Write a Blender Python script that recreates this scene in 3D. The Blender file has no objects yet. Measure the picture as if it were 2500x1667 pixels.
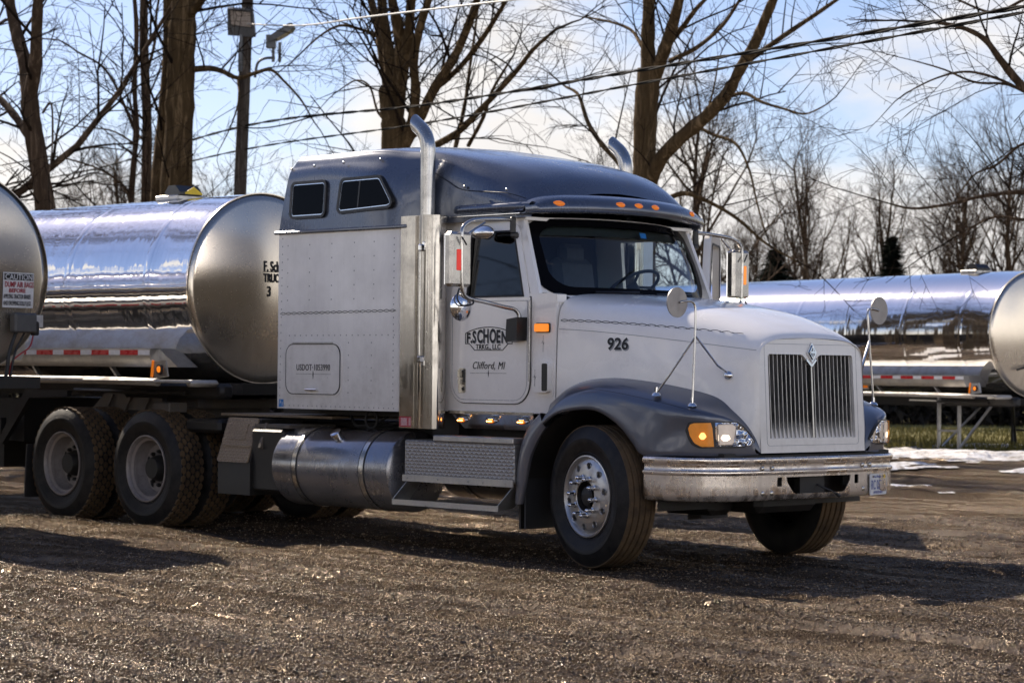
import bpy, math, random
import numpy as np
from mathutils import Vector, Matrix, Euler, noise as mnoise
R=math.radians
random.seed(7); rng=np.random.default_rng(7)
scene=bpy.context.scene
col=scene.collection
# ---------------------------------------------------------------- camera
cam_d=bpy.data.cameras.new('camera'); cam=bpy.data.objects.new('camera',cam_d); col.objects.link(cam)
scene.camera=cam
cam_d.sensor_width=36; cam_d.lens=81.99; cam_d.clip_start=.1; cam_d.clip_end=3000
YAW,PITCH,ROLL=R(135.551),R(.7035),R(.5595)
CAMP=Vector((11.556,-13.350,1.393))
F_=Vector((math.cos(YAW)*math.cos(PITCH),math.sin(YAW)*math.cos(PITCH),math.sin(PITCH)))
R0=Vector((math.sin(YAW),-math.cos(YAW),0)); U0=R0.cross(F_)
R_=R0*math.cos(ROLL)+U0*math.sin(ROLL); U_=U0*math.cos(ROLL)-R0*math.sin(ROLL)
M=Matrix((R_,U_,-F_)).transposed().to_4x4(); M.translation=CAMP
cam.matrix_world=M
cam_d.dof.use_dof=True; cam_d.dof.focus_distance=15.5; cam_d.dof.aperture_fstop=4.5
# ---------------------------------------------------------------- sky and sun
SUN=Vector((-1.3,.2,1.0)).normalized()
EL=math.asin(SUN.z); AZ=math.atan2(SUN.x,SUN.y)
w=bpy.data.worlds.new('World'); scene.world=w; w.use_nodes=True
nt=w.node_tree; N=nt.nodes; Lk=nt.links
bg=N['Background']
sky=N.new('ShaderNodeTexSky'); sky.sky_type='NISHITA'; sky.sun_disc=False
sky.sun_elevation=EL; sky.sun_rotation=AZ; sky.air_density=1.0; sky.dust_density=.3; sky.ozone_density=1.2
tc=N.new('ShaderNodeTexCoord'); mp=N.new('ShaderNodeMapping'); mp.inputs['Scale'].default_value=(1.0,1.0,2.3)
mp.inputs['Location'].default_value=(.37,.2,.06)
n1=N.new('ShaderNodeTexNoise'); n1.inputs['Scale'].default_value=6.0; n1.inputs['Detail'].default_value=9; n1.inputs['Roughness'].default_value=.52
cr=N.new('ShaderNodeValToRGB'); cr.color_ramp.elements[0].position=.455; cr.color_ramp.elements[1].position=.575
sx=N.new('ShaderNodeSeparateXYZ'); mr=N.new('ShaderNodeMapRange')
mr.inputs['From Min'].default_value=-.02; mr.inputs['From Max'].default_value=.45; mr.inputs['To Min'].default_value=.165; mr.inputs['To Max'].default_value=-.26
ad=N.new('ShaderNodeMath'); ad.operation='ADD'
n2=N.new('ShaderNodeTexNoise'); n2.inputs['Scale'].default_value=11; n2.inputs['Detail'].default_value=6
cc=N.new('ShaderNodeMixRGB'); cc.inputs['Color1'].default_value=(4.3,4.25,4.35,1); cc.inputs['Color2'].default_value=(7.4,7.0,6.55,1)
mx=N.new('ShaderNodeMixRGB')
Lk.new(tc.outputs['Generated'],mp.inputs['Vector']); Lk.new(mp.outputs[0],n1.inputs['Vector']); Lk.new(mp.outputs[0],n2.inputs['Vector'])
Lk.new(tc.outputs['Generated'],sx.inputs[0]); Lk.new(sx.outputs['Z'],mr.inputs['Value'])
Lk.new(n1.outputs['Fac'],ad.inputs[0]); Lk.new(mr.outputs[0],ad.inputs[1]); 
# clouds behind the camera, added denser and brighter to light the truck's shaded side
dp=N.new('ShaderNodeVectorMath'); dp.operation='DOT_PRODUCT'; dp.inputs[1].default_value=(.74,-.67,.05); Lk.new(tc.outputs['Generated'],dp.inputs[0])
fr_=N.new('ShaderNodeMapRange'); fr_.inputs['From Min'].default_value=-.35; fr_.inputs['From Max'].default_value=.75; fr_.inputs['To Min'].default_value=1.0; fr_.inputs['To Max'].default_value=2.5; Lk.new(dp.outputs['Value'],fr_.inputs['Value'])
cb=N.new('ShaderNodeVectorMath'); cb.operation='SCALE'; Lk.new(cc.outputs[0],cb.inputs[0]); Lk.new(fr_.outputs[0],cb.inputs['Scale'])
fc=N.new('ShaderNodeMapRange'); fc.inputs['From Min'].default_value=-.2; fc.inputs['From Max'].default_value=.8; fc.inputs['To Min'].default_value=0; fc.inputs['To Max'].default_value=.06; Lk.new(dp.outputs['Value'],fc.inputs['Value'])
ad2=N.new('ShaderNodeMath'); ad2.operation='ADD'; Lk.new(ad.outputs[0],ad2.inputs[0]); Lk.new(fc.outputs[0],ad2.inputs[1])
Lk.new(n2.outputs['Fac'],cc.inputs['Fac']); Lk.new(cr.outputs['Color'],mx.inputs['Fac'])
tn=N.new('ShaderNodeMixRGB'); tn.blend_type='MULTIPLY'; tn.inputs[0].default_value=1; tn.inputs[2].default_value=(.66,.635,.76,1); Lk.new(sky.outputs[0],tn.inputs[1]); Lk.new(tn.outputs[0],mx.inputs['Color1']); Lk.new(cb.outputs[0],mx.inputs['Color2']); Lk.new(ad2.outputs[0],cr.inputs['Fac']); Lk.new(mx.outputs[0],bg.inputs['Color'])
bg.inputs['Strength'].default_value=.09
sd=bpy.data.lights.new('sun','SUN'); sd.energy=4.3; sd.angle=R(.5); sd.color=(1,.87,.71)
so=bpy.data.objects.new('sun',sd); col.objects.link(so); so.rotation_euler=SUN.to_track_quat('Z','Y').to_euler()
scene.view_settings.view_transform='Standard'; scene.view_settings.look='None'
scene.view_settings.exposure=.92; scene.view_settings.gamma=1
# ---------------------------------------------------------------- mesh helpers
def tag(o,label=None,cat=None,group=None,kind=None):
    if label:o['label']=label
    if cat:o['category']=cat
    if group:o['group']=group
    if kind:o['kind']=kind
    return o
def empty(name,loc=(0,0,0),label=None,cat=None,group=None,rz=0):
    o=bpy.data.objects.new(name,None); col.objects.link(o); o.location=loc; o.rotation_euler=(0,0,rz); o.empty_display_size=.3
    return tag(o,label,cat,group)
def frame(d):
    d=Vector(d).normalized(); a=Vector((0,0,1)) if abs(d.z)<.95 else Vector((1,0,0))
    u=d.cross(a).normalized(); return u,d.cross(u)
class MB:
    def __init__(s): s.v=[]; s.f=[]
    def add(s,v,f):
        n=len(s.v); s.v+=[tuple(p) for p in v]; s.f+=[tuple(i+n for i in q) for q in f]; return s
    def box(s,c,d,rot=None,b=0.0):
        hx,hy,hz=[q/2 for q in d]; c=Vector(c); Mx=Euler(rot).to_matrix() if rot is not None else Matrix.Identity(3)
        if b<=0:
            P=[(x,y,z) for x in(-hx,hx) for y in(-hy,hy) for z in(-hz,hz)]
            fs=[(0,1,3,2),(4,6,7,5),(0,4,5,1),(2,3,7,6),(0,2,6,4),(1,5,7,3)]
            return s.add([c+Mx@Vector(p) for p in P],fs)
        b=min(b,hx*.9,hy*.9,hz*.9); V=[];idx={}
        for sx_ in(-1,1):
            for sy in(-1,1):
                for sz in(-1,1):
                    for k in range(3):
                        p=[sx_*hx,sy*hy,sz*hz]
                        for j in range(3):
                            if j!=k: p[j]-= (sx_,sy,sz)[j]*b
                        idx[(sx_,sy,sz,k)]=len(V); V.append(c+Mx@Vector(p))
        fs=[]
        for k in range(3):
            a,bb=[j for j in range(3) if j!=k]
            for sg in(-1,1):
                q=[]
                for (u,v) in((-1,-1),(1,-1),(1,1),(-1,1)):
                    t=[0,0,0]; t[k]=sg; t[a]=u; t[bb]=v; q.append(idx[(*t,k)])
                fs.append(tuple(q))
        for k in range(3):
            a,bb=[j for j in range(3) if j!=k]
            for u in(-1,1):
                for v in(-1,1):
                    q=[]
                    for sg,ax in((-1,a),(-1,bb),(1,bb),(1,a)):
                        t=[0,0,0]; t[k]=sg; t[a]=u; t[bb]=v; q.append(idx[(*t,ax)])
                    fs.append(tuple(q))
        for a in(-1,1):
            for bb in(-1,1):
                for c_ in(-1,1): fs.append(tuple(idx[(a,bb,c_,k)] for k in range(3)))
        return s.add(V,fs)
    def tube(s,pts,r,n=10,caps=True,rf=None):
        pts=[Vector(p) for p in pts]; m=len(pts); V=[];u=None
        for i,p in enumerate(pts):
            d=(pts[min(i+1,m-1)]-pts[max(i-1,0)])
            if d.length<1e-9:d=Vector((0,0,1))
            d.normalize()
            if u is None: u,v=frame(d)
            else:
                u=(u-d*u.dot(d)); u=u.normalized() if u.length>1e-6 else frame(d)[0]; v=d.cross(u)
            rr=rf[i] if rf else r
            for k in range(n):
                a=2*math.pi*k/n; V.append(p+u*(math.cos(a)*rr)+v*(math.sin(a)*rr))
        fs=[(i*n+k,i*n+(k+1)%n,(i+1)*n+(k+1)%n,(i+1)*n+k) for i in range(m-1) for k in range(n)]
        if caps: fs+=[tuple(range(n))[::-1],tuple((m-1)*n+k for k in range(n))]
        return s.add(V,fs)
    def cyl(s,a,b,r,n=24,r2=None,caps=True): return s.tube([a,b],r,n,caps,rf=[r,r if r2 is None else r2])
    def lathe(s,prof,o,axis,n=48,ref=None,caps=False):
        o=Vector(o);ax=Vector(axis).normalized(); u,v=frame(ax)
        V=[];m=len(prof)
        for (h,r) in prof:
            for k in range(n):
                a=2*math.pi*k/n; V.append(o+ax*h+u*(math.cos(a)*r)+v*(math.sin(a)*r))
        fs=[(i*n+k,i*n+(k+1)%n,(i+1)*n+(k+1)%n,(i+1)*n+k) for i in range(m-1) for k in range(n)]
        if caps: fs+=[tuple(range(n))[::-1],tuple((m-1)*n+k for k in range(n))]
        return s.add(V,fs)
    def prism(s,poly,T,t0,t1):
        """poly: 2d list, T(u,v,w)->3d point"""
        n=len(poly); V=[T(u,v,t0) for u,v in poly]+[T(u,v,t1) for u,v in poly]
        fs=[tuple(range(n))[::-1],tuple(range(n,2*n))]+[(i,(i+1)%n,n+(i+1)%n,n+i) for i in range(n)]
        return s.add(V,fs)
    def sphere(s,c,r,n=16,m=10,sc=(1,1,1)):
        V=[];c=Vector(c)
        for i in range(m+1):
            t=math.pi*i/m
            for k in range(n):
                a=2*math.pi*k/n; V.append(c+Vector((math.sin(t)*math.cos(a)*r*sc[0],math.sin(t)*math.sin(a)*r*sc[1],math.cos(t)*r*sc[2])))
        return s.add(V,[(i*n+k,i*n+(k+1)%n,(i+1)*n+(k+1)%n,(i+1)*n+k) for i in range(m) for k in range(n)])
    def grid(s,G,close=False):
        nu=len(G); nv=len(G[0]); V=[p for row in G for p in row]
        return s.add(V,[(i*nv+j,i*nv+j+1,(i+1)*nv+j+1,(i+1)*nv+j) for i in range(nu-1) for j in range(nv-1)])
    def shell(s,G,t):
        """grid with thickness t along average normals"""
        nu=len(G); nv=len(G[0]); G=[[Vector(p) for p in r] for r in G]
        H=[]
        for i in range(nu):
            row=[]
            for j in range(nv):
                a=G[min(i+1,nu-1)][j]-G[max(i-1,0)][j]; b=G[i][min(j+1,nv-1)]-G[i][max(j-1,0)]
                n_=a.cross(b); n_=n_.normalized() if n_.length>1e-9 else Vector((0,0,1)); row.append(G[i][j]+n_*t)
            H.append(row)
        V=[p for r in G for p in r]+[p for r in H for p in r]; o=nu*nv
        fs=[(i*nv+j,i*nv+j+1,(i+1)*nv+j+1,(i+1)*nv+j) for i in range(nu-1) for j in range(nv-1)]
        fs+=[tuple(o+k for k in q[::-1]) for q in fs]
        for i in range(nu-1):
            fs.append((i*nv,(i+1)*nv,o+(i+1)*nv,o+i*nv)); fs.append((i*nv+nv-1,o+i*nv+nv-1,o+(i+1)*nv+nv-1,(i+1)*nv+nv-1))
        for j in range(nv-1):
            fs.append((j,o+j,o+j+1,j+1)); q=(nu-1)*nv; fs.append((q+j,q+j+1,o+q+j+1,o+q+j))
        return s.add(V,fs)
    def mirror(s):
        n=len(s.v); v=[(x,-y,z) for x,y,z in s.v]; f=[q[::-1] for q in s.f]; return s.add(v,f)
    def mirrored(s):
        m=MB(); m.v=[(x,-y,z) for x,y,z in s.v]; m.f=[q[::-1] for q in s.f]; return m
    def xf(s,Mt): s.v=[tuple(Mt@Vector(p)) for p in s.v]; return s
    def mesh(s,name,mat,sm=35,recalc=True):
        me=bpy.data.meshes.new(name); me.from_pydata(s.v,[],s.f); me.update()
        if recalc:
            import bmesh
            b=bmesh.new(); b.from_mesh(me); bmesh.ops.remove_doubles(b,verts=b.verts,dist=1e-5); bmesh.ops.recalc_face_normals(b,faces=b.faces); b.to_mesh(me); b.free()
        if sm:
            me.polygons.foreach_set('use_smooth',[True]*len(me.polygons))
            if sm<180: me.set_sharp_from_angle(angle=R(sm))
        me.materials.append(mat); return me
    def build(s,name,mat,parent=None,label=None,sm=35,recalc=True):
        o=bpy.data.objects.new(name,s.mesh(name,mat,sm,recalc)); col.objects.link(o)
        if parent is not None:
            o.parent=parent
        if label:o['label']=label
        return o
def cr_pts(P,n):
    """resample polyline through points with Catmull-Rom, n samples"""
    P=[Vector(p) for p in P]; m=len(P)-1; out=[]
    for k in range(n):
        t=k/(n-1)*m; i=min(int(t),m-1); t-=i
        p0=P[max(i-1,0)];p1=P[i];p2=P[i+1];p3=P[min(i+2,m)]
        out.append(.5*((2*p1)+(p2-p0)*t+(2*p0-5*p1+4*p2-p3)*t*t+(3*p1-p0-3*p2+p3)*t*t*t))
    return out
def loft(curves,nu,nv):
    A=[cr_pts(c,nu) for c in curves]; G=[]
    for i in range(nu): G.append(cr_pts([a[i] for a in A],nv))
    return G
def rpoly(x0,z0,x1,z1,r,n=6,rs=None):
    rs=rs or (r,r,r,r); P=[]
    for (cx,cz,a0,rr) in((x0,z0,180,rs[0]),(x1,z0,270,rs[1]),(x1,z1,0,rs[2]),(x0,z1,90,rs[3])):
        ccx=cx+(rr if cx==x0 else -rr); ccz=cz+(rr if cz==z0 else -rr)
        if rr<1e-5: P.append((cx,cz)); continue
        for k in range(n+1):
            a=R(a0+90*k/n); P.append((ccx+math.cos(a)*rr,ccz+math.sin(a)*rr))
    return P
def inset(poly,d):
    n=len(poly);A=sum(poly[i][0]*poly[(i+1)%n][1]-poly[(i+1)%n][0]*poly[i][1] for i in range(n)); s=1 if A>0 else -1; out=[]
    for i in range(n):
        p0=Vector(poly[i-1]);p1=Vector(poly[i]);p2=Vector(poly[(i+1)%n])
        a=(p1-p0).normalized();b=(p2-p1).normalized(); n1=Vector((-a.y,a.x))*s;n2=Vector((-b.y,b.x))*s
        nn=(n1+n2); nn=nn/max(nn.length_squared/2,.3) if nn.length>1e-6 else n1
        out.append(tuple(p1+nn*d))
    return out
def ring(mb,poly,T,w,t0,t1):
    q=inset(poly,w);n=len(poly)
    V=[T(u,v,t0) for u,v in poly]+[T(u,v,t1) for u,v in poly]+[T(u,v,t0) for u,v in q]+[T(u,v,t1) for u,v in q]; f=[]
    for i in range(n):
        j=(i+1)%n; f+=[(i,j,n+j,n+i),(n+i,n+j,3*n+j,3*n+i),(2*n+j,2*n+i,3*n+i,3*n+j),(j,i,2*n+i,2*n+j)]
    return mb.add(V,f)
SIDE=lambda y:(lambda u,v,t:(u,y-t,v))       # plane facing -Y, t outward
FRONT=lambda x:(lambda u,v,t:(x+t,u,v))      # plane facing +X
def text_mb(s,size,Mt,bold=0.0,shear=0,sx_=1.0,spacing=1.0,ext=.001,align='LEFT',mb=None):
    cu=bpy.data.curves.new('txt','FONT'); cu.body=s; cu.size=size; cu.extrude=ext; cu.offset=bold; cu.shear=shear; cu.space_character=spacing; cu.align_x=align; cu.resolution_u=3
    o=bpy.data.objects.new('txt',cu); col.objects.link(o); bpy.context.view_layer.update()
    dg=bpy.context.evaluated_depsgraph_get(); me=bpy.data.meshes.new_from_object(o.evaluated_get(dg))
    mb=mb or MB(); mb.add([Mt@Vector((v.co.x*sx_,v.co.y,v.co.z)) for v in me.vertices],[tuple(p.vertices) for p in me.polygons])
    bpy.data.objects.remove(o); bpy.data.curves.remove(cu); bpy.data.meshes.remove(me); return mb
def TS(x,y,z,tilt=0): return Matrix.Translation((x,y,z))@Euler((R(90),R(-tilt),0)).to_matrix().to_4x4()
def TF(x,y,z): return Matrix.Translation((x,y,z))@Euler((R(90),0,R(90))).to_matrix().to_4x4()
# ---------------------------------------------------------------- materials
MATS={}
def nodes(name):
    m=bpy.data.materials.new(name); m.use_nodes=True; t=m.node_tree; b=t.nodes['Principled BSDF']; return m,t,b
def coord(t,scale=(1,1,1),kind='Object'):
    c=t.nodes.new('ShaderNodeTexCoord'); m=t.nodes.new('ShaderNodeMapping'); m.inputs['Scale'].default_value=scale; t.links.new(c.outputs[kind],m.inputs[0]); return m.outputs[0]
def tnoise(t,vec,scale,detail=5,rough=.55,dist=0):
    n=t.nodes.new('ShaderNodeTexNoise'); n.inputs['Scale'].default_value=scale; n.inputs['Detail'].default_value=detail; n.inputs['Roughness'].default_value=rough; n.inputs['Distortion'].default_value=dist
    t.links.new(vec,n.inputs['Vector']); return n.outputs['Fac']
def ramp(t,fac,stops):
    r=t.nodes.new('ShaderNodeValToRGB'); e=r.color_ramp.elements
    while len(e)<len(stops): e.new(.5)
    for k,(p,c) in enumerate(stops):
        e[k].position=p; e[k].color=(c,c,c,1) if not isinstance(c,tuple) else (*c[:3],1)
    t.links.new(fac,r.inputs[0]); return r.outputs[0]
def mixc(t,f,a,b,mode='MIX'):
    m=t.nodes.new('ShaderNodeMixRGB'); m.blend_type=mode
    for k,x in((0,f),(1,a),(2,b)):
        if isinstance(x,(int,float)): m.inputs[k].default_value=x
        elif isinstance(x,tuple): m.inputs[k].default_value=(*x[:3],1)
        else: t.links.new(x,m.inputs[k])
    return m.outputs[0]
def mth(t,op,a,b=0.0):
    m=t.nodes.new('ShaderNodeMath'); m.operation=op
    for k,x in((0,a),(1,b)):
        if isinstance(x,(int,float)): m.inputs[k].default_value=x
        else: t.links.new(x,m.inputs[k])
    return m.outputs[0]
def bump(t,b,h,strength=.3,dist=.01,prev=None):
    n=t.nodes.new('ShaderNodeBump'); n.inputs['Strength'].default_value=strength; n.inputs['Distance'].default_value=dist; t.links.new(h,n.inputs['Height'])
    if prev is not None: t.links.new(prev,n.inputs['Normal'])
    t.links.new(n.outputs[0],b.inputs['Normal']); return n.outputs[0]
def paint(name,base,rough=.3,metal=0,coat=.5,dirt=.25,dirtc=(.16,.12,.08),dscale=3,low=None,spec=.5,streak=True,bmp=0):
    m,t,b=nodes(name); v=coord(t)
    f=tnoise(t,v,dscale,8,.65); f=ramp(t,f,[(.42,0.0),(.8,1.0)]); f=mth(t,'MULTIPLY',f,dirt)
    if streak:
        v2=coord(t,(9,9,.7)); g=ramp(t,tnoise(t,v2,2.5,6,.7),[(.5,0.0),(.85,1.0)]); f=mth(t,'ADD',f,mth(t,'MULTIPLY',g,dirt*.6))
    sp=ramp(t,tnoise(t,v,60,2,.5),[(.70,0.0),(.76,1.0)]); f=mth(t,'ADD',f,mth(t,'MULTIPLY',sp,min(1,dirt*1.5)))
    if low:
        s=t.nodes.new('ShaderNodeSeparateXYZ'); t.links.new(coord(t),s.inputs[0])
        mr_=t.nodes.new('ShaderNodeMapRange'); mr_.inputs['From Min'].default_value=low[0]; mr_.inputs['From Max'].default_value=low[1]; mr_.inputs['To Min'].default_value=low[2]; mr_.inputs['To Max'].default_value=0
        t.links.new(s.outputs['Z'],mr_.inputs[0]); g=mth(t,'MULTIPLY',mr_.outputs[0],mth(t,'ADD',tnoise(t,v,12,8,.7),.2)); f=mth(t,'ADD',f,g)
    f=mth(t,'MINIMUM',f,.95)
    t.links.new(mixc(t,f,base,dirtc),b.inputs['Base Color'])
    t.links.new(mth(t,'ADD',mth(t,'MULTIPLY',f,.55),rough),b.inputs['Roughness'])
    if metal: t.links.new(mth(t,'MULTIPLY',mth(t,'SUBTRACT',1.0,f),metal),b.inputs['Metallic'])
    b.inputs['Coat Weight'].default_value=coat; b.inputs['Coat Roughness'].default_value=.08
    if bmp: bump(t,b,tnoise(t,coord(t),bmp,3),.12,.02)
    return m
def plain(name,base,rough=.5,metal=0,emit=None,es=1):
    m,t,b=nodes(name); v=coord(t); n=tnoise(t,v,18,5,.6)
    t.links.new(mixc(t,ramp(t,n,[(.3,0.0),(.75,1.0)]),tuple(c*.82 for c in base),tuple(min(1,c*1.12) for c in base)),b.inputs['Base Color'])
    t.links.new(mth(t,'ADD',mth(t,'MULTIPLY',n,.16),rough-.08),b.inputs['Roughness']); b.inputs['Metallic'].default_value=metal
    if emit: b.inputs['Emission Color'].default_value=(*emit,1); b.inputs['Emission Strength'].default_value=es
    return m
def glass(name,tint,gloss=.05,ior=1.5,fl=.06):
    m=bpy.data.materials.new(name); m.use_nodes=True; t=m.node_tree; t.nodes.clear()
    o=t.nodes.new('ShaderNodeOutputMaterial'); tr=t.nodes.new('ShaderNodeBsdfTransparent'); tr.inputs[0].default_value=(*tint,1)
    g=t.nodes.new('ShaderNodeBsdfGlossy'); g.inputs['Roughness'].default_value=gloss; mxs=t.nodes.new('ShaderNodeMixShader')
    fr=t.nodes.new('ShaderNodeFresnel'); fr.inputs[0].default_value=ior; t.links.new(mth(t,'ADD',fr.outputs[0],fl),mxs.inputs[0])
    t.links.new(tr.outputs[0],mxs.inputs[1]); t.links.new(g.outputs[0],mxs.inputs[2]); t.links.new(mxs.outputs[0],o.inputs[0]); return m
white=paint('white_paint',(.90,.87,.83),.24,0,.7,.12,(.33,.28,.22),2.2,low=(1.0,1.5,.45))
alu_white=paint('white_panel_paint',(.89,.865,.83),.28,0,.5,.24,(.30,.27,.23),3.5,low=(.95,1.9,.65),bmp=3)
blue=paint('slate_blue_paint',(.088,.105,.145),.26,.55,.8,.12,(.2,.18,.16),2.5)
blue_f=paint('slate_blue_fender_paint',(.088,.102,.138),.28,.5,.7,.22,(.16,.13,.10),3,low=(.3,1.15,.55))
tank_blue=paint('slate_tank_paint',(.29,.295,.32),.12,.95,.4,.34,(.14,.12,.10),2.4,low=(.2,.9,.5))
chrome=paint('chrome',(.78,.78,.79),.06,1,0,.10,(.2,.17,.13),6,streak=False)
steel=paint('polished_steel',(.50,.485,.46),.15,1,0,.35,(.2,.17,.13),3)
bumper_m=paint('muddy_reflection_chrome',(.74,.68,.62),.15,1,0,.75,(.40,.30,.21),5)  # mud film with the reflected tan of the lit ground painted in
alum=paint('bare_aluminium',(.50,.49,.47),.36,1,0,.45,(.16,.13,.10),6)
mudmetal=paint('mud_caked_metal',(.10,.09,.08),.6,.3,0,.9,(.19,.145,.10),4)
darkm=paint('dark_chassis',(.009,.009,.009),.5,.1,0,.40,(.05,.037,.026),5)
black=plain('black_plastic',(.012,.012,.013),.38); blackrub=plain('black_rubber',(.018,.018,.019),.6); void=plain('dark_interior',(.008,.009,.011),.8)
seatm=plain('grey_cloth',(.06,.065,.08),.9)
inkm=plain('black_lettering',(.012,.012,.014),.5); inkg=plain('grey_lettering_shadow',(.30,.31,.33),.5); blueink=plain('blue_lettering',(.02,.06,.30),.5); redink=plain('red_lettering',(.35,.02,.03),.5)
plate_w=plain('plate_white',(.72,.72,.72),.35); sticker_red=plain('red_sticker',(.38,.02,.04),.45); sticker_blue=plain('blue_sticker',(.02,.18,.5),.45); yel=plain('yellow_sticker',(.75,.52,.02),.45)
redrefl=plain('red_reflector',(.50,.015,.02),.28); whrefl=plain('white_reflector',(.70,.70,.71),.3); greenm=plain('green_reflection',(.18,.33,.2),.3)
amber=plain('amber_lens',(.80,.19,.015),.15,0,(1,.25,.02),.16); amber_lit=plain('lit_amber_lens',(.85,.22,.02),.15,0,(1,.27,.02),.42); led=plain('lit_led',(1,.5,.1),.3,0,(1,.45,.1),9)
redlens=plain('red_lens',(.45,.01,.01),.15,0,(1,.03,.01),.25)
lamp_lit=plain('lit_headlamp',(.42,.39,.37),.12,.3,(1,.82,.68),.16); bulb_m=plain('headlamp_glow',(.9,.85,.8),.2,0,(1,.80,.58),1.5); bulb_a=plain('turn_glow',(.9,.5,.2),.2,0,(1,.50,.12),1.3); amber_head=plain('amber_turn_lens',(.62,.22,.03),.10,0,(1,.40,.07),.12)
gl_ws=glass('windshield_glass',(.58,.72,.80),.02,1.5,.03); gl_side=glass('side_window_glass',(.16,.21,.20),.02,1.5,.02); gl_sl=glass('sleeper_window_glass',(.10,.10,.10),.02,1.5,.03); gl_lens=glass('clear_lens',(.96,.97,1),.03,1.35,.0)
# rubber with mud
def rubber(name,mud,amt):
    m,t,b=nodes(name); v=coord(t); f=ramp(t,tnoise(t,v,9,9,.7),[(.5-amt*.35,0.0),(.62,1.0)])
    f=mth(t,'MULTIPLY',f,min(1,amt*1.3)); t.links.new(mixc(t,f,(.009,.009,.010),mud),b.inputs['Base Color']); t.links.new(mth(t,'ADD',mth(t,'MULTIPLY',f,.35),.45),b.inputs['Roughness'])
    b.inputs['Specular IOR Level'].default_value=.22; bump(t,b,tnoise(t,v,55,4),.25,.004); return m
rub_side=rubber('tyre_sidewall',(.050,.044,.038),.30); rub_tread=rubber('tyre_tread',(.12,.078,.042),.98); rub_dark=rubber('tyre_tread_dark',(.045,.033,.022),.6)
# tank shells
def tankmat(name,rough,wav,scale,dirt,basec=(.84,.83,.82)):
    m,t,b=nodes(name); v=coord(t); s=t.nodes.new('ShaderNodeSeparateXYZ'); t.links.new(v,s.inputs[0])
    vs=coord(t,(2.0,.6,.6)); f=ramp(t,tnoise(t,coord(t,(7,7,.8)),3,8,.7),[(.55,0.0),(.9,1.0)])
    lowm=t.nodes.new('ShaderNodeMapRange'); lowm.inputs['From Min'].default_value=-.95; lowm.inputs['From Max'].default_value=-.1; lowm.inputs['To Min'].default_value=dirt*1.4; lowm.inputs['To Max'].default_value=.06; t.links.new(s.outputs['Z'],lowm.inputs[0])
    f2=mth(t,'MULTIPLY',lowm.outputs[0],mth(t,'ADD',f,mth(t,'MULTIPLY',tnoise(t,v,6,8,.7),.7)))
    spk=ramp(t,tnoise(t,v,45,3,.6),[(.66,0.0),(.74,1.0)]); f2=mth(t,'MINIMUM',mth(t,'ADD',f2,mth(t,'MULTIPLY',spk,dirt*.5)),.9)
    t.links.new(mixc(t,f2,basec,(.24,.175,.10)),b.inputs['Base Color']); t.links.new(mth(t,'SUBTRACT',1.0,mth(t,'MULTIPLY',f2,.8)),b.inputs['Metallic'])  # low brown mixes dirt with the ground's gold reflection, painted in
    t.links.new(mth(t,'ADD',mth(t,'MULTIPLY',f2,.5),rough),b.inputs['Roughness'])
    if wav:
        sn=t.nodes.new('ShaderNodeTexWave'); sn.wave_type='BANDS'; sn.bands_direction='X'; sn.inputs['Scale'].default_value=.245; sn.inputs['Distortion'].default_value=0
        t.links.new(v,sn.inputs['Vector']); hoop=ramp(t,sn.outputs['Fac'],[(.985,0.0),(1.0,1.0)])
        h=mth(t,'ADD',tnoise(t,vs,scale,3,.5),mth(t,'MULTIPLY',hoop,.25)); bump(t,b,h,wav,.05)
    return m
tank_m=tankmat('mirror_tank_steel',.035,.22,1.6,.45); tank_head_m=tankmat('brushed_tank_head',.20,.0,1,.8,(.62,.56,.475)); tank_far=tankmat('mirror_tank_steel_far',.05,.12,1.2,.2)
# diamond plate
def dplate(name,base,metal,dirt):
    m,t,b=nodes(name); v=coord(t); s=t.nodes.new('ShaderNodeSeparateXYZ'); t.links.new(v,s.inputs[0])
    k=2*math.pi/.05
    def el(sg,ph):
        a=mth(t,'MULTIPLY',mth(t,'ADD',s.outputs['X'],mth(t,'MULTIPLY',s.outputs['Z'],sg)),k*.5); c=mth(t,'MULTIPLY',mth(t,'ADD',s.outputs['X'],mth(t,'MULTIPLY',s.outputs['Z'],-sg)),k*.5)
        return mth(t,'MULTIPLY',mth(t,'POWER',mth(t,'ABSOLUTE',mth(t,'SINE',a)),6),mth(t,'POWER',mth(t,'ABSOLUTE',mth(t,'COSINE',mth(t,'MULTIPLY',c,1.0))),.8))
    ck=mth(t,'SINE',mth(t,'MULTIPLY',s.outputs['X'],k)); ck2=mth(t,'SINE',mth(t,'MULTIPLY',s.outputs['Z'],k))
    sel=mth(t,'GREATER_THAN',mth(t,'MULTIPLY',ck,ck2),0)
    h=mth(t,'ADD',mth(t,'MULTIPLY',sel,el(1,0)),mth(t,'MULTIPLY',mth(t,'SUBTRACT',1.0,sel),el(-1,0)))
    f=ramp(t,tnoise(t,v,8,8,.7),[(.35,0.0),(.8,1.0)]); f=mth(t,'MULTIPLY',f,dirt)
    c=mixc(t,f,base,(.26,.19,.125)); c=mixc(t,mth(t,'MULTIPLY',h,.5),mixc(t,.25,c,(.02,.018,.015)),c); t.links.new(c,b.inputs['Base Color'])
    t.links.new(mth(t,'MULTIPLY',mth(t,'SUBTRACT',1.0,f),metal),b.inputs['Metallic']); t.links.new(mth(t,'ADD',mth(t,'MULTIPLY',f,.35),.38),b.inputs['Roughness'])
    bump(t,b,h,1.0,.006); return m
dpl=dplate('diamond_plate_aluminium',(.52,.51,.49),.9,.35); dpl_mud=dplate('muddy_diamond_plate',(.30,.225,.15),.05,.9)
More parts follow.
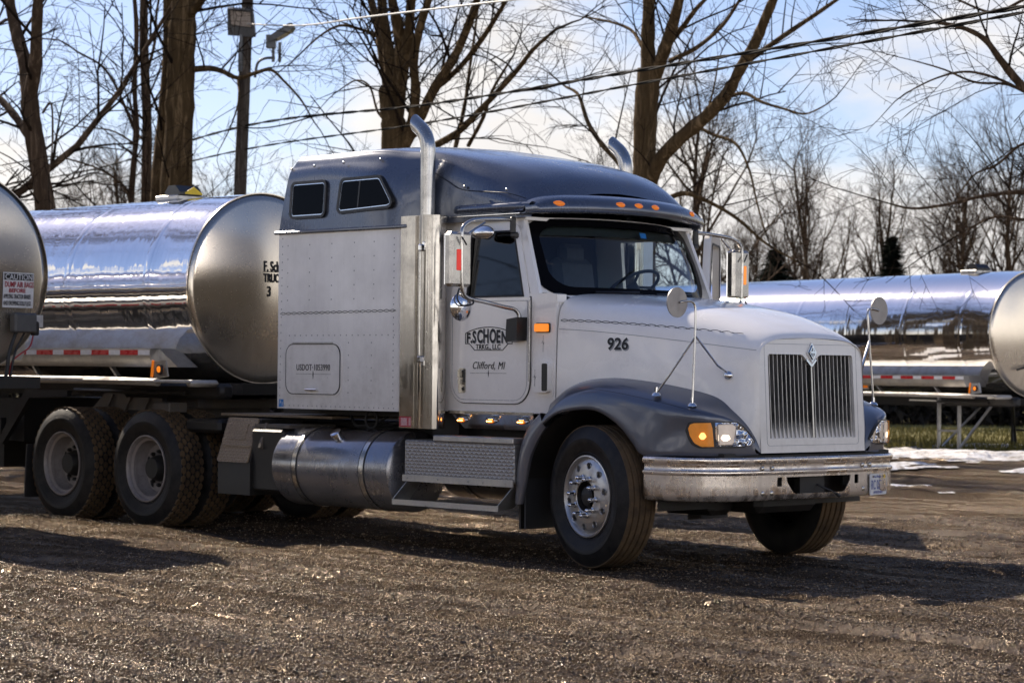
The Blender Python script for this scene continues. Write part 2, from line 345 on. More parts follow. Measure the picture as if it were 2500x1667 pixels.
def bark(name,c1,c2):
    m,t,b=nodes(name); v=coord(t,(6,6,.8)); n=tnoise(t,v,1.7,9,.72,.8); t.links.new(ramp(t,n,[(.38,tuple(q*.7 for q in c1)),(.52,c1),(.66,c2)]),b.inputs['Base Color']); b.inputs['Roughness'].default_value=.95; b.inputs['Specular IOR Level'].default_value=.1
    bump(t,b,n,1.0,.09); return m
bark1=bark('bark_brown',(.09,.06,.038),(.25,.175,.115)); bark2=bark('bark_mossy',(.11,.072,.035),(.30,.205,.11)); twig=bark('twig_bark',(.022,.014,.009),(.06,.038,.024)); twig2=bark('twig_bark_pale',(.06,.039,.027),(.13,.085,.058))
needle=bark('conifer_needles',(.008,.014,.008),(.025,.04,.02))
refl_m,_t2,_b2=nodes('headlamp_reflector'); _b2.inputs['Metallic'].default_value=1; _b2.inputs['Roughness'].default_value=.06; _b2.inputs['Base Color'].default_value=(.9,.9,.88,1); bump(_t2,_b2,tnoise(_t2,coord(_t2),9,2,.5),1.0,.20)
poleM=bark('weathered_pole_wood',(.10,.08,.065),(.22,.19,.16)); woodm=poleM
gl_dark,_t,_b=nodes('dark_glass'); _b.inputs['Base Color'].default_value=(.004,.004,.005,1); _b.inputs['Roughness'].default_value=.06; _b.inputs['IOR'].default_value=1.14
# ================================================================ the tractor unit
truck=empty('semi_truck',(0,0,0),'white semi truck tractor with slate blue roof and fenders, number 926 on the hood','truck')
P=lambda mb,name,mat,par=truck,label=None,sm=35: mb.build(name,mat,par,label,sm)
def rivets(mb,T,pts,r=.0065,h=.0045):
    for (u,v) in pts:
        n=7; V=[T(u+math.cos(2*math.pi*k/n)*r,v+math.sin(2*math.pi*k/n)*r,.0005) for k in range(n)]+[T(u,v,h)]
        mb.add(V,[(k,(k+1)%n,n) for k in range(n)])
def line_pts(a,b,n): return [(a[0]+(b[0]-a[0])*k/(n-1),a[1]+(b[1]-a[1])*k/(n-1)) for k in range(n)]
# ---- sleeper lower body
sec=[(-3.62,-1.2),(-3.62,1.2)]
mb=MB(); plan=[(-3.60,-1.20),(-2.14,-1.20)]+[(-2.14+math.sin(R(a))*.10,-1.10-math.cos(R(a))*.10) for a in range(15,91,15)]+[(-2.04,0)]
pl=[(x,y) for x,y in plan]+[(x,-y) for x,y in plan[::-1][1:]]
mb.prism(pl,lambda u,v,t:(u,v,t),1.06,2.52)
T=SIDE(-1.2)
rv=line_pts((-3.57,1.10),(-3.55,2.46),22)+line_pts((-3.50,1.085),(-2.15,1.085),24)+line_pts((-3.45,1.66),(-2.15,1.66),19)
for xx in(-2.70,-2.42): rv+=line_pts((xx,1.2),(xx,1.6),5)
for xx in(-3.48,-3.2,-2.92,-2.64,-2.4): rv+=line_pts((xx,1.95),(xx,2.4),5)
rv+=line_pts((-2.16,1.12),(-2.16,2.42),26)
rivets(mb,T,rv); slb=P(mb,'sleeper_box',alu_white); slb.data.materials.append(plain('dull_rivets',(.30,.29,.28),.5))
for pq in slb.data.polygons:
    if pq.center.y<-1.2004: pq.material_index=1
mb=MB(); mb.box((-3.612,0,1.79),(.02,2.36,1.44)); P(mb,'sleeper_rear_wall',darkm)
mb=MB(); mb.box((-2.82,-1.21,2.507),(1.64,.035,.028),b=.008); P(mb,'drip_rail',blue); mb=MB(); mb.box((-2.82,1.21,2.507),(1.64,.035,.028),b=.008); P(mb,'drip_rail',blue)
# luggage hatch
mb=MB(); po=rpoly(-3.48,1.185,-2.80,1.585,.085); mb.prism(po,T,.001,.008); ring(mb,rpoly(-3.505,1.16,-2.775,1.61,.105),T,.016,.0,.005)
rivets(mb,lambda u,v,t:(u,-1.208-t,v),line_pts((-3.44,1.21),(-2.84,1.21),9)+line_pts((-3.40,1.555),(-2.88,1.555),8)+line_pts((-3.455,1.25),(-3.455,1.52),4)+line_pts((-2.825,1.25),(-2.825,1.52),4))
hatch=P(mb,'luggage_door',alu_white)
mb=MB(); ring(mb,inset(po,-.006),T,.006,.0005,.009); P(mb,'door_seal',black,hatch)
mb=MB(); mb.box((-3.14,-1.212,1.598),(.50,.012,.012)); P(mb,'hinge',alum,hatch)
mb=MB(); mb.box((-3.14,-1.222,1.217),(.15,.022,.014),b=.004); P(mb,'latch_handle',chrome,hatch)
mb=text_mb('USDOT·1053990',.072,TS(-3.345,-1.2095,1.375),bold=.0004,sx_=.80,spacing=1.06)
mb.box((-3.13,-1.2092,1.345),(.44,.0012,.0022))
mb.prism([(-3.137,1.345),(-3.13,1.30),(-3.123,1.345),(-3.13,1.375)],T,.0085,.0095); P(mb,'lettering',inkm,hatch,sm=0)
# barbed wire pin stripe
def barbed(f,n,amp=.010,w=.0022):
    mb=MB()
    for ph in(0,math.pi):
        pts=[f(k/n) for k in range(n+1)]
        G=[[],[]]
        for k,(p,nn) in enumerate(pts):
            z=math.sin(k*.42+ph)*amp; p=Vector(p)+Vector(nn)*.003
            G[0].append(p+Vector((0,0,z-w))); G[1].append(p+Vector((0,0,z+w)))
        mb.grid(G)
    return mb
mb=barbed(lambda t:((-3.57+1.44*t,-1.2,1.84+.012*t),(0,-1,0)),150,.009); P(mb,'barbed_wire_stripe',inkm,sm=0)
# stickers
mb=MB(); mb.prism([(-3.58,1.06+.01),(-3.515,1.075),(-3.518,1.135),(-3.572,1.135)],T,.001,.003); st=P(mb,'door_sticker',sticker_blue)
mb=text_mb('F',.04,TS(-3.563,-1.2035,1.098),sx_=.9); text_mb('T',.04,TS(-3.542,-1.2035,1.082),sx_=.9,mb=mb); P(mb,'sticker_lettering',whrefl,st,sm=0)
# ---- roof fairing
def sect(x,prof): return [( (xx if xx is not None else x),-y,z) for (y,z,xx) in [(q+(None,))[:3] if len(q)==2 else q for q in prof]]
ST=[
 sect(-3.6,[(1.2,2.52,-3.60),(1.185,2.75,-3.565),(1.165,2.98,-3.52),(1.135,3.05,-3.50),(1.10,3.115,-3.47),(1.02,3.145,-3.46),(.5,3.17,-3.45),(0,3.18,-3.45)]),
 sect(-3.0,[(1.2,2.52),(1.185,2.75),(1.17,2.98),(1.14,3.06),(1.10,3.12),(1.02,3.15),(.5,3.20),(0,3.215)]),
 sect(-2.5,[(1.2,2.52),(1.19,2.75),(1.175,2.94),(1.12,3.05),(1.08,3.12),(1.0,3.155),(.5,3.205),(0,3.22)]),
 sect(-2.2,[(1.18,2.52),(1.165,2.72),(1.135,2.88),(1.085,3.0),(1.04,3.088),(.95,3.132),(.5,3.18),(0,3.20)]),
 sect(-1.95,[(1.09,2.52),(1.09,2.70),(1.07,2.86),(1.04,2.98),(1.00,3.065),(.91,3.11),(.48,3.15),(0,3.165)]),
 sect(-1.7,[(1.025,2.53),(1.03,2.68),(1.025,2.82),(1.01,2.93),(.96,3.02),(.86,3.065),(.45,3.105),(0,3.12)]),
 sect(-1.4,[(1.01,2.535),(1.015,2.66),(1.005,2.77),(.975,2.87),(.90,2.95),(.78,3.0),(.42,3.05),(0,3.06)]),
 sect(-1.15,[(1.0,2.54),(1.0,2.63),(.99,2.71),(.93,2.79),(.83,2.87),(.69,2.925),(.38,2.975),(0,2.985)]),
 sect(-.98,[(.99,2.545),(.985,2.61),(.965,2.66),(.88,2.72),(.76,2.785),(.62,2.83),(.33,2.88),(0,2.895)]),
 sect(-.87,[(.97,2.55),(.96,2.59),(.93,2.62),(.82,2.65),(.68,2.685),(.53,2.715),(.28,2.76),(0,2.775)]),
]
G=loft(ST,26,64)
full=[[Vector(p) for p in row] for row in G]
mir=[[Vector((p.x,-p.y,p.z)) for p in row] for row in G[::-1][1:]]
mb=MB(); mb.grid(full+mir)
rear=[r[0] for r in full+mir]; mb.add([tuple(p) for p in rear],[tuple(range(len(rear)))])
roof=P(mb,'roof_fairing',blue,sm=60)
# raised eyebrow over the side window, cab bulge and drip ledge
def blob(pts,ry,rz,name,mat,par,n=12,m=30):
    c=cr_pts(pts,m); mb=MB(); V=[]
    for i,p in enumerate(c):
        t=i/(m-1); e=min(1,math.sin(math.pi*min(max(t,.0),1))**.35 if 0<t<1 else 0)
        for k in range(n):
            a=2*math.pi*k/n; V.append((p.x,p.y+math.cos(a)*ry*e,p.z+math.sin(a)*rz*e))
    mb.add(V,[(i*n+k,i*n+(k+1)%n,(i+1)*n+(k+1)%n,(i+1)*n+k) for i in range(m-1) for k in range(n)]); return P(mb,name,mat,par,sm=180)
for sg in(-1,1):
    mb=MB(); xs=[-1.70,-1.68,-1.64,-1.55,-1.3,-1.1,-.95,-.88]; ee=[0,.5,.85,1,1,1,.9,.8]; Gq=[]
    for x,e_ in zip(xs,ee):
        yb=1.015 if x<-1.1 else 1.015-.10*(x+1.1)/.22*.5; Gq.append([Vector((x,sg*(yb-.03+d*e_),2.592+z_)) for d,z_ in((0,0),(.045,.004),(.060,.016),(.064,.036),(.058,.056),(.040,.068),(.012,.074),(-.03,.080))])
    mb.grid(Gq); P(mb,'roof_ledge',blue,roof,sm=60)
    mb=MB(); mb.box((-1.35,sg*1.02,2.575),(.82,.02,.010),b=.003); P(mb,'trim_strip',chrome,roof)
for (x,y,z) in[(-3.49,-1.155,3.035),(-3.18,-1.172,3.045),(-2.81,-1.172,3.05),(-2.42,-1.12,3.06),(-1.54,-1.03,2.80),(-1.12,-.985,2.765)]:
    mb=MB(); mb.lathe([(0,.012),(.010,.011),(.014,.006),(.014,0)],(x,y,z),(0,-1,.12),10); P(mb,'roof_bolt',steel,roof)
mb=MB(); pts=[(-1.86,-1.065,2.93),(-1.72,-1.035,2.85),(-1.58,-1.03,2.785),(-1.3,-1.012,2.755),(-1.1,-.998,2.735),(-.95,-.945,2.69)]
mb.tube(cr_pts(pts,30),.003,5); P(mb,'panel_seam',black,roof)
def win(poly,name,bar=None):
    def TT(u,v,t): y=-1.2+.030*max(0,(v-2.5)/.5); return (u,y-t-.010,v)
    mb=MB(); ring(mb,poly,TT,.024,-.03,.012); f=P(mb,name,black,roof)
    mb=MB(); ring(mb,inset(poly,.024),TT,.007,-.02,.007); P(mb,'chrome_bead',chrome,f)
    if bar: mb=MB(); mb.prism([(bar-.012,poly_z(poly)[0]+.03),(bar+.004,poly_z(poly)[0]+.03),(bar+.018,poly_z(poly)[1]-.03),(bar+.002,poly_z(poly)[1]-.03)],TT,-.01,.006); P(mb,'slider_bar',black,f)
    mb=MB(); mb.prism(inset(poly,.026),TT,.0005,.003); P(mb,'pane',gl_dark,f)
def poly_z(p): z=[q[1] for q in p]; return min(z),max(z)
win(rpoly(-3.46,2.615,-3.00,2.925,.055),'rear_side_window')
win([(-2.86,2.68),(-2.85,2.66),(-2.82,2.635)]+[(-2.24,2.655),(-2.20,2.67),(-2.185,2.70),(-2.195,2.735)]+[(-2.325,2.90),(-2.345,2.918),(-2.375,2.928)]+[(-2.79,2.925),(-2.82,2.912),(-2.835,2.885)],'front_side_window',-2.60)
# ---- sun visor with five markers
def vis(y):
    a=abs(y)/1.02; return -.665-.225*a**2.2
lo=[];hi=[]
def vprof(y):
    a=abs(y)/1.02; x=vis(y); e=(1-a**10)
    zb=2.612-.030*a**2
    return [(x-.20-.10*a,y,zb+.03),(x-.03,y,zb-.006),(x,y,zb),(x+.008,y,zb+.014),(x+.002,y,zb+.045+.005*e),(x-.022,y,zb+.080*e+.01),(x-.10,y,zb+.112*e+.012),(x-.24-.03*a,y,zb+.135*e+.005),(x-.36-.03*a,y,zb+.10)]
Gv=[[Vector(p) for p in vprof(-1.02+2.04*k/60)] for k in range(61)]
mb=MB(); mb.shell(Gv,.006); visor=P(mb,'sun_visor',blue,sm=50)
for y in(-.76,-.2,0,.2,.76):
    x=vis(y); p=Vector((x-.012,y,2.668-.03*(abs(y)/1.02)**2))
    ax=Vector((1,.75*y,.42)).normalized()
    mb=MB(); mb.lathe([(-.014,.056),(.006,.054),(.020,.042),(.027,.022),(.028,0)],(0,0,0),(1,0,0),20); mb.v=[(a,b*1.0,c*.46) for a,b,c in mb.v]
    q=ax.to_track_quat('X','Z').to_matrix().to_4x4(); mb.xf(Matrix.Translation(p)@q); P(mb,'marker_light',amber,visor)
# ---- cab shell
def side_panels(s,door_hole):
    mb=MB(); Ts=(lambda u,v,t:(u,s*(1.0+t)-s*0*v,v))
    Tt=lambda u,v,t:(u,s*(1.0-.055*max(0,(v-1.93)/.55)+t),v)
    if not door_hole: mb.prism([(-2.0,1.07),(-.57,1.07),(-.57,1.94),(-2.0,1.94)],Tt,-.035,0)
    else:
        mb.prism([(-2.0,1.07),(-1.70,1.07),(-1.70,1.94),(-2.0,1.94)],Tt,-.035,0); mb.prism([(-1.70,1.07),(-.84,1.07),(-.84,1.15),(-1.70,1.15)],Tt,-.035,0); mb.prism([(-.84,1.07),(-.57,1.07),(-.57,1.94),(-.84,1.94)],Tt,-.035,0)
    mb.prism([(-2.0,1.94),(-1.70,1.94),(-1.70,2.56),(-2.0,2.56)],Tt,-.035,0)
    mb.prism([(-1.70,2.46),(-.98,2.46),(-.98,2.56),(-1.70,2.56)],Tt,-.035,0)
    mb.prism([(-.835,1.94),(-.74,1.94),(-.985,2.56),(-1.05,2.56),(-1.02,2.46)],Tt,-.035,0)
    return mb
mb=side_panels(-1,False)
rivets(mb,SIDE(-1.0),line_pts((-1.69,1.085),(-.62,1.085),16)+line_pts((-1.725,1.15),(-1.725,1.85),9)+line_pts((-.60,1.12),(-.60,1.18),2)+line_pts((-.73,1.765),(-.62,1.765),3),.0042)
m2=side_panels(1,True); mb.add(m2.v,m2.f)
# cowl: rounded nose below the windshield, both sides to the hood gap
mb.prism([(-.84,-.96),(-.57,-.96),(-.57,.96),(-.84,.96)],lambda u,v,t:(u,v,t),1.07,1.90)
mb.prism([(-2.0,-.95),(-.95,-.95),(-.95,.95),(-2.0,.95)],lambda u,v,t:(u,v,t),2.53,2.555)
cab=P(mb,'cab_shell',white)
mb=MB(); mb.box((-2.0,0,1.8),(.03,1.94,1.45)); mb.box((-1.3,0,1.11),(1.4,1.92,.04)); P(mb,'cab_interior',void,cab)
# windshield: lower curve / upper curve
def wcurve(t):   # t -1..1
    a=abs(t); lo=Vector((-.58-.24*a**2.4,.965*t,1.955+.0*a)); hi=Vector((-.86-.20*a**2.4,.925*t,2.555-.02*a**2)); return lo,hi
def wsp(t,s,off=0):
    lo,hi=wcurve(t); p=lo.lerp(hi,s)+Vector((.030*math.sin(math.pi*s),0,0)); return p+Vector((.9,0,.4)).normalized()*off
mb=MB(); mb.grid([[wsp(-.965+1.93*i/40,.04+.93*j/10) for j in range(11)] for i in range(41)]); ws=P(mb,'windshield',gl_ws,cab,sm=180)
# black gasket frame following the windscreen outline
def wpoly(m,r=.16):
    # rounded rectangle in (t,s)
    pts=[]; 
    for (ct,cs,a0) in((-1+r*.9,r*1.4,180),(1-r*.9,r*1.4,270),(1-r*.9,1-r*1.0,0),(-1+r*.9,1-r*1.0,90)):
        for k in range(7):
            a=R(a0+15*k); pts.append((ct+math.cos(a)*r*.9*m,cs+math.sin(a)*r*(1.4 if a0>=180 else 1.0)*m))
    out=[]
    for i in range(len(pts)):
        a=Vector(pts[i]);b=Vector(pts[(i+1)%len(pts)]); n=max(1,int((b-a).length/.06))
        for k in range(n): out.append(tuple(a.lerp(b,k/n)))
    return out
pp=wpoly(1.0,.24); mb=MB(); V=[];n=len(pp)
for (t,s) in pp: V.append(wsp(t*1.01,s,.012))
for (t,s) in pp: V.append(wsp(t*.895,.5+(s-.5)*.80+.01,.012))
mb.add(V,[(i,(i+1)%n,n+(i+1)%n,n+i) for i in range(n)]); P(mb,'windshield_gasket',gl_dark,cab,sm=60)
# white fill of windshield corners / A pillar skin
mb=MB(); V=[];
for (t,s) in pp: V.append(wsp(t*1.0,s,.004))
for (t,s) in pp:
    q=max(abs(t),abs((s-.5)*2)); t2,s2=(t/q,(s-.5)/q+.5); V.append(wsp(max(-1.03,min(1.03,t2*1.03)),max(-.06,min(1.03,.5+(s2-.5)*1.06)),-.004))
mb.add(V,[(i,(i+1)%n,n+(i+1)%n,n+i) for i in range(n)]); P(mb,'windshield_surround',white,cab,sm=60)
mb=MB()
for s in(-1,1): mb.prism([(-.86,1.90),(-.56,1.90),(-.56,1.96),(-.62,1.97),(-.86,1.97)],lambda u,v,t:(u,s*(.90+t),v),0,.098)
mb.grid([[Vector((-.57-.24*abs(t)**2.4+.03*(1-k),.975*t,1.90+.06*k)) for k in(0,1)] for t in[-1+.05*i for i in range(41)]])
P(mb,'cowl',white,cab)
mb=MB() # sun visor strip and headliner inside
mb.grid([[wsp(-.9+1.8*i/20,.97-.14*j,-.05) for j in(0,1)] for i in range(21)]); P(mb,'interior_sun_visor',plain('tan_visor',(.10,.085,.06),.8),cab)
mb=MB(); mb.prism([(-1.05,1.72),(-.66,1.93),(-.72,1.97),(-1.0,2.0),(-1.15,1.93)],lambda u,v,t:(u,t,v),-.93,.93); P(mb,'dashboard',plain('dash_plastic',(.02,.024,.03),.6),cab)
for s in(-1,1):
    mb=MB(); mb.box((-1.62,s*.52,1.55),(.5,.5,.16),b=.05); mb.box((-1.85,s*.52,1.95),(.16,.48,.75),rot=(0,R(-10),0),b=.06); mb.box((-1.90,s*.52,2.36),(.11,.28,.16),b=.04); P(mb,'seat',seatm,cab)
mb=MB(); c=Vector((-1.16,.48,2.07)); ax=Vector((-.55,0,.83)).normalized(); u,v=frame(ax)
mb.tube([c+u*(math.cos(2*math.pi*k/40)*.225)+v*(math.sin(2*math.pi*k/40)*.225) for k in range(41)],.014,8,False)
for a in(0,2.1,4.2): mb.tube([c,c+u*(math.cos(a)*.22)+v*(math.sin(a)*.22)],.013,6)
mb.cyl(c-ax*.3,c+ax*.02,.045,12); P(mb,'steering_wheel',blackrub,cab)
mb=MB(); mb.prism([(0,0),(.075,-.004),(.092,.055),(.012,.06)],lambda u,v,t:tuple(wsp(.17+u*1.0,.80+v*1.2,.004+t)),0,.002); P(mb,'blue_tag',sticker_blue,cab)
for (t0,t1) in((-.55,-.1),(.1,.62)):
    mb=MB(); mb.tube([wsp(t0+(t1-t0)*k/8,.035+.02*k/8,.03) for k in range(9)],.009,6); P(mb,'wiper',black,cab)
# door (passenger)
dp=[(-1.705,1.94)]+[(-1.705+.16-math.cos(R(a))*.16,1.30-.0-math.sin(R(a))*.16) for a in range(0,91,15)]+[(-.835-.16+math.sin(R(a))*.16,1.30-math.cos(R(a))*.16) for a in range(0,91,15)]+[(-.835,1.94)]
Tt=lambda u,v,t:(u,-(1.0-.055*max(0,(v-1.93)/.55)+t),v)
mb=MB(); mb.prism(dp,Tt,.001,.012)
rivets(mb,SIDE(-1.012),line_pts((-1.58,1.165),(-.97,1.165),10)+line_pts((-1.675,1.3),(-1.675,1.85),6)+line_pts((-.865,1.3),(-.865,1.85),5),.0042)
wo=[(-1.53,1.945),(-.895,1.945),(-.90,1.96),(-1.04,2.40),(-1.06,2.43),(-1.10,2.455),(-1.51,2.455),(-1.53,2.43)]
do=[(-1.70,1.94),(-.845,1.94),(-.85,1.97),(-1.0,2.44),(-1.03,2.49),(-1.08,2.515),(-1.66,2.515),(-1.70,2.48)]
nn=len(wo); V=[Tt(a,b,.001) for a,b in do]+[Tt(a,b,.013) for a,b in do]+[Tt(a,b,.001) for a,b in wo]+[Tt(a,b,.013) for a,b in wo]; f=[]
for i in range(nn):
    j=(i+1)%nn; f+=[(i,j,nn+j,nn+i),(nn+i,nn+j,3*nn+j,3*nn+i),(2*nn+j,2*nn+i,3*nn+i,3*nn+j)]
mb.add(V,f)
door=P(mb,'passenger_door',white)
mb=MB(); ring(mb,inset(dp,-.007),Tt,.008,.0005,.006); P(mb,'door_seal',black,door)
mb=MB(); ring(mb,inset(dp,.022),Tt,.004,.0125,.0135); P(mb,'door_crease',inkg,door)
mb=MB(); ring(mb,wo,Tt,.014,.0,.017); P(mb,'window_seal',blackrub,door)
mb=MB(); mb.prism(wo,Tt,-.004,.0); P(mb,'side_window',gl_side,door)
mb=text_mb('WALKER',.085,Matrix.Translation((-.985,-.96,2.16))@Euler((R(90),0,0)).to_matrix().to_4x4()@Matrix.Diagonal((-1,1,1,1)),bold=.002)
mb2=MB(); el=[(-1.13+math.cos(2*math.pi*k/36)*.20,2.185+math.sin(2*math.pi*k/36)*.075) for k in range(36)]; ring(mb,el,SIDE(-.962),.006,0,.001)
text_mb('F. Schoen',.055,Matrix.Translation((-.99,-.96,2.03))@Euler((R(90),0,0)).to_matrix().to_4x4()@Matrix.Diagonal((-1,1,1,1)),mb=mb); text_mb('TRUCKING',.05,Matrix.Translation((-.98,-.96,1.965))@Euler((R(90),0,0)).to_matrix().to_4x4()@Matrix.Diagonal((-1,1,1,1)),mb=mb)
P(mb,'painted_window_reflection',plain('window_reflection_paint',(.40,.40,.37),.7),door,sm=0)  # reversed words are a reflection painted on the pane
mb=MB()
for k in range(9): mb.cyl((-.826,-1.022,1.31+.068*k),(-.826,-1.022,1.31+.068*k+.064),.009,10)
P(mb,'hinge',alum,door)
mb=MB(); mb.prism(rpoly(-1.605,1.215,-1.525,1.405,.018),SIDE(-1.0),.012,.018); mb.prism(rpoly(-1.597,1.33,-1.545,1.393,.012),SIDE(-1.0),.018,.034); mb.prism(rpoly(-1.597,1.28,-1.545,1.322,.01),SIDE(-1.0),.018,.03); dh=P(mb,'door_handle',steel,door)
mb=MB(); mb.box((-1.535,-1.022,1.345),(.016,.014,.10),b=.004); mb.lathe([(0,.013),(.006,.012),(.006,0)],(-1.55,-1.018,1.245),(0,-1,0),14); P(mb,'lock',black,dh)
# company lettering in its badge
y0=-1.0145
mb=MB(); bad=[(-1.535,1.59),(-1.535,1.675)]+[(-1.535+.52*k/12,1.675+.048*math.sin(math.pi*k/12)**.8) for k in range(1,12)]+[(-1.015,1.675),(-1.015,1.59),(-1.06,1.59),(-1.12,1.54),(-1.43,1.54),(-1.49,1.59)]
ring(mb,bad,SIDE(-1.0),.0065,.0125,.0145)
word='F.SCHOEN'; xs=[-1.520,-1.476,-1.455,-1.403,-1.337,-1.266,-1.192,-1.138]; 
for k,(ch,x) in enumerate(zip(word,xs)):
    h=.062+.040*math.sin(math.pi*min(1,max(0,(x+.03+1.535)/.52))); 
    Mt=Matrix.Translation((x,y0,1.602))@Euler((R(90),0,0)).to_matrix().to_4x4()@Matrix.Diagonal((1.02,h/.060,1,1))
    text_mb(ch,.088,Mt,bold=.0024,mb=mb)
text_mb('TRKG., LLC',.052,TS(-1.415,y0,1.552),bold=.0012,mb=mb,spacing=1.05)
text_mb('Clifford, MI',.080,TS(-1.455,y0,1.40),bold=.0,shear=.28,mb=mb,sx_=.88,spacing=1.08)
mb.box((-1.275,y0+.0005,1.368),(.40,.001,.0022)); mb.prism([(-1.28,1.368),(-1.275,1.335),(-1.27,1.368),(-1.275,1.395)],SIDE(-1.0),.0125,.0135)
P(mb,'company_lettering',inkm,door,sm=0)
mb=MB()
for k,(ch,x) in enumerate(zip(word,xs)):
    h=.062+.040*math.sin(math.pi*min(1,max(0,(x+.03+1.535)/.52)))
    Mt=Matrix.Translation((x+.005,y0+.0012,1.596))@Euler((R(90),0,0)).to_matrix().to_4x4()@Matrix.Diagonal((1.02,h/.060,1,1)); text_mb(ch,.088,Mt,bold=.0024,mb=mb)
P(mb,'lettering_shadow',inkg,door,sm=0)
# driver door standing open on the far side
hinge=Vector((-.86,1.01,0)); ang=R(56.3); dirv=Vector((-math.cos(ang),math.sin(ang),0)); nv=Vector((math.sin(ang),math.cos(ang),0))
def TD(u,v,t): p=hinge+dirv*u+nv*t; return (p.x,p.y,v)
mb=MB(); mb.prism([(.0,1.15),(.70,1.15),(.86,1.31),(.86,1.95),(0,1.95)],TD,-.03,.03)
dO=[(0,1.95),(.86,1.95),(.86,2.43),(.83,2.49),(.77,2.52),(.26,2.52),(.19,2.48),(.17,2.44)]; dI=[(.085,1.95),(.775,1.95),(.775,2.40),(.77,2.43),(.74,2.45),(.28,2.45),(.25,2.43),(.235,2.41)]
nn=8; V=[TD(a,b,-.03) for a,b in dO]+[TD(a,b,.03) for a,b in dO]+[TD(a,b,-.03) for a,b in dI]+[TD(a,b,.03) for a,b in dI]; f=[]
for i in range(nn):
    j=(i+1)%nn; f+=[(i,j,nn+j,nn+i),(nn+i,nn+j,3*nn+j,3*nn+i),(2*nn+j,2*nn+i,3*nn+i,3*nn+j),(j,i,2*nn+i,2*nn+j)]
mb.add(V,f); dd=P(mb,'driver_door',white,truck,'white driver door standing wide open')
mb=MB(); V=[];q=[(a,b) for a,b in dI]; ring(mb,inset(q,-.004),TD,.016,.031,.036); P(mb,'window_seal',blackrub,dd)
# cowl details
mb=MB(); mb.prism(rpoly(-.772,1.675,-.625,1.748,.014),SIDE(-1.0),0,.012); sl=P(mb,'side_signal_lamp',black,cab); mb=MB(); mb.prism(rpoly(-.765,1.682,-.632,1.741,.010),SIDE(-1.0),.010,.034); P(mb,'amber_lens',amber_lit,cab)
mb=MB(); mb.prism(rpoly(-.775,1.195,-.59,1.485,.02),SIDE(-1.0),0,.005); mb.prism(rpoly(-.765,1.23,-.605,1.455,.03),SIDE(-1.0),.005,.05); P(mb,'air_intake',white,cab)
mb=MB(); mb.prism(rpoly(-.665,1.24,-.607,1.445,.012),SIDE(-1.0),.045,.0515); P(mb,'intake_mesh',black,cab)
mb=MB()
for (cx,cz,s) in((-.70,1.60,.055),(-.735,1.345,.055)):
    yy=1.0015 if cz>1.5 else 1.0515
    mb.prism([(cx-.0015,cz-s*1.3),(cx,cz-s*1.3),(cx+.0015,cz+s),(cx,cz+s)],SIDE(-yy),0,.001); mb.prism([(cx-.018,cz-.001),(cx+.018,cz-.001),(cx+.018,cz+.001),(cx-.018,cz+.001)],SIDE(-yy),0,.001)
    mb.prism([(cx-.010,cz+.012),(cx-.008,cz+.013),(cx+.01,cz-.012),(cx+.008,cz-.013)],SIDE(-yy),0,.001)
P(mb,'pin_stripe',inkm,cab,sm=0)
# valance with three lit lamps under the cab
mb=MB(); mb.prism([(-1.725,1.075),(-.80,1.075),(-.84,.94),(-1.60,.94)],lambda u,v,t:(u,-(1.0-.05*(1.07-v)/.13+t),v),-.01,0); mb.box((-1.26,-1.004,1.065),(.93,.012,.022)); val=P(mb,'under_door_valance',steel)
for x in(-1.575,-1.25,-.915):
    mb=MB(); mb.lathe([(0,.052),(.012,.049),(.022,.034),(.026,0)],(0,0,0),(0,-1,0),20); mb.v=[(a,b,c*.42) for a,b,c in mb.v]; mb.xf(Matrix.Translation((x,-.985,1.006))); mb.sphere((x,-1.0,1.022),.05,14,8,(1.15,.55,.28)); lm=P(mb,'side_marker_lamp',chrome,val)
    mb=MB(); mb.lathe([(0,.038),(.014,.034),(.022,0)],(0,0,0),(0,-1,0),16); mb.v=[(a,b,c*.42) for a,b,c in mb.v]; mb.xf(Matrix.Translation((x,-1.002,1.002))); P(mb,'amber_lens',amber,val)
    mb=MB()
    for k in range(4): mb.sphere((x-.024+.016*k,-1.026,1.002),.0045,6,4)
    P(mb,'led_row',led,val)
# ---- hood
def hs(x,prof): return [(x,-y,z) for y,z in prof]
HS=[hs(-.56,[(0,1.985),(.4,1.98),(.72,1.965),(.88,1.93),(.96,1.85),(.985,1.70),(.995,1.4),(1.0,1.17)]),
 hs(-.3,[(0,1.965),(.4,1.96),(.71,1.935),(.865,1.885),(.945,1.80),(.97,1.66),(.98,1.45),(.985,1.30)]),
 hs(0,[(0,1.935),(.4,1.925),(.69,1.895),(.835,1.835),(.905,1.745),(.93,1.61),(.945,1.45),(.955,1.335)]),
 hs(.3,[(0,1.89),(.38,1.878),(.64,1.845),(.785,1.78),(.855,1.69),(.88,1.56),(.90,1.42),(.905,1.315)]),
 hs(.55,[(0,1.84),(.34,1.83),(.58,1.795),(.72,1.73),(.785,1.64),(.815,1.52),(.84,1.38),(.85,1.275)]),
 hs(.8,[(0,1.765),(.31,1.755),(.52,1.72),(.65,1.66),(.71,1.575),(.735,1.45),(.765,1.3),(.78,1.215)]),
 hs(.93,[(0,1.715),(.3,1.705),(.485,1.675),(.60,1.62),(.655,1.54),(.68,1.38),(.715,1.2),(.74,1.10)]),
 [(1.0,0,1.68),(1.0,-.3,1.67),(1.0,-.46,1.645),(1.0,-.565,1.60),(1.005,-.615,1.53),(1.01,-.635,1.3),(1.02,-.655,1.1),(1.02,-.67,1.0)],
 [(1.035,0,1.645),(1.035,-.3,1.637),(1.037,-.44,1.62),(1.04,-.535,1.585),(1.045,-.59,1.52),(1.05,-.60,1.3),(1.06,-.60,1.05),(1.065,-.595,.825)]]
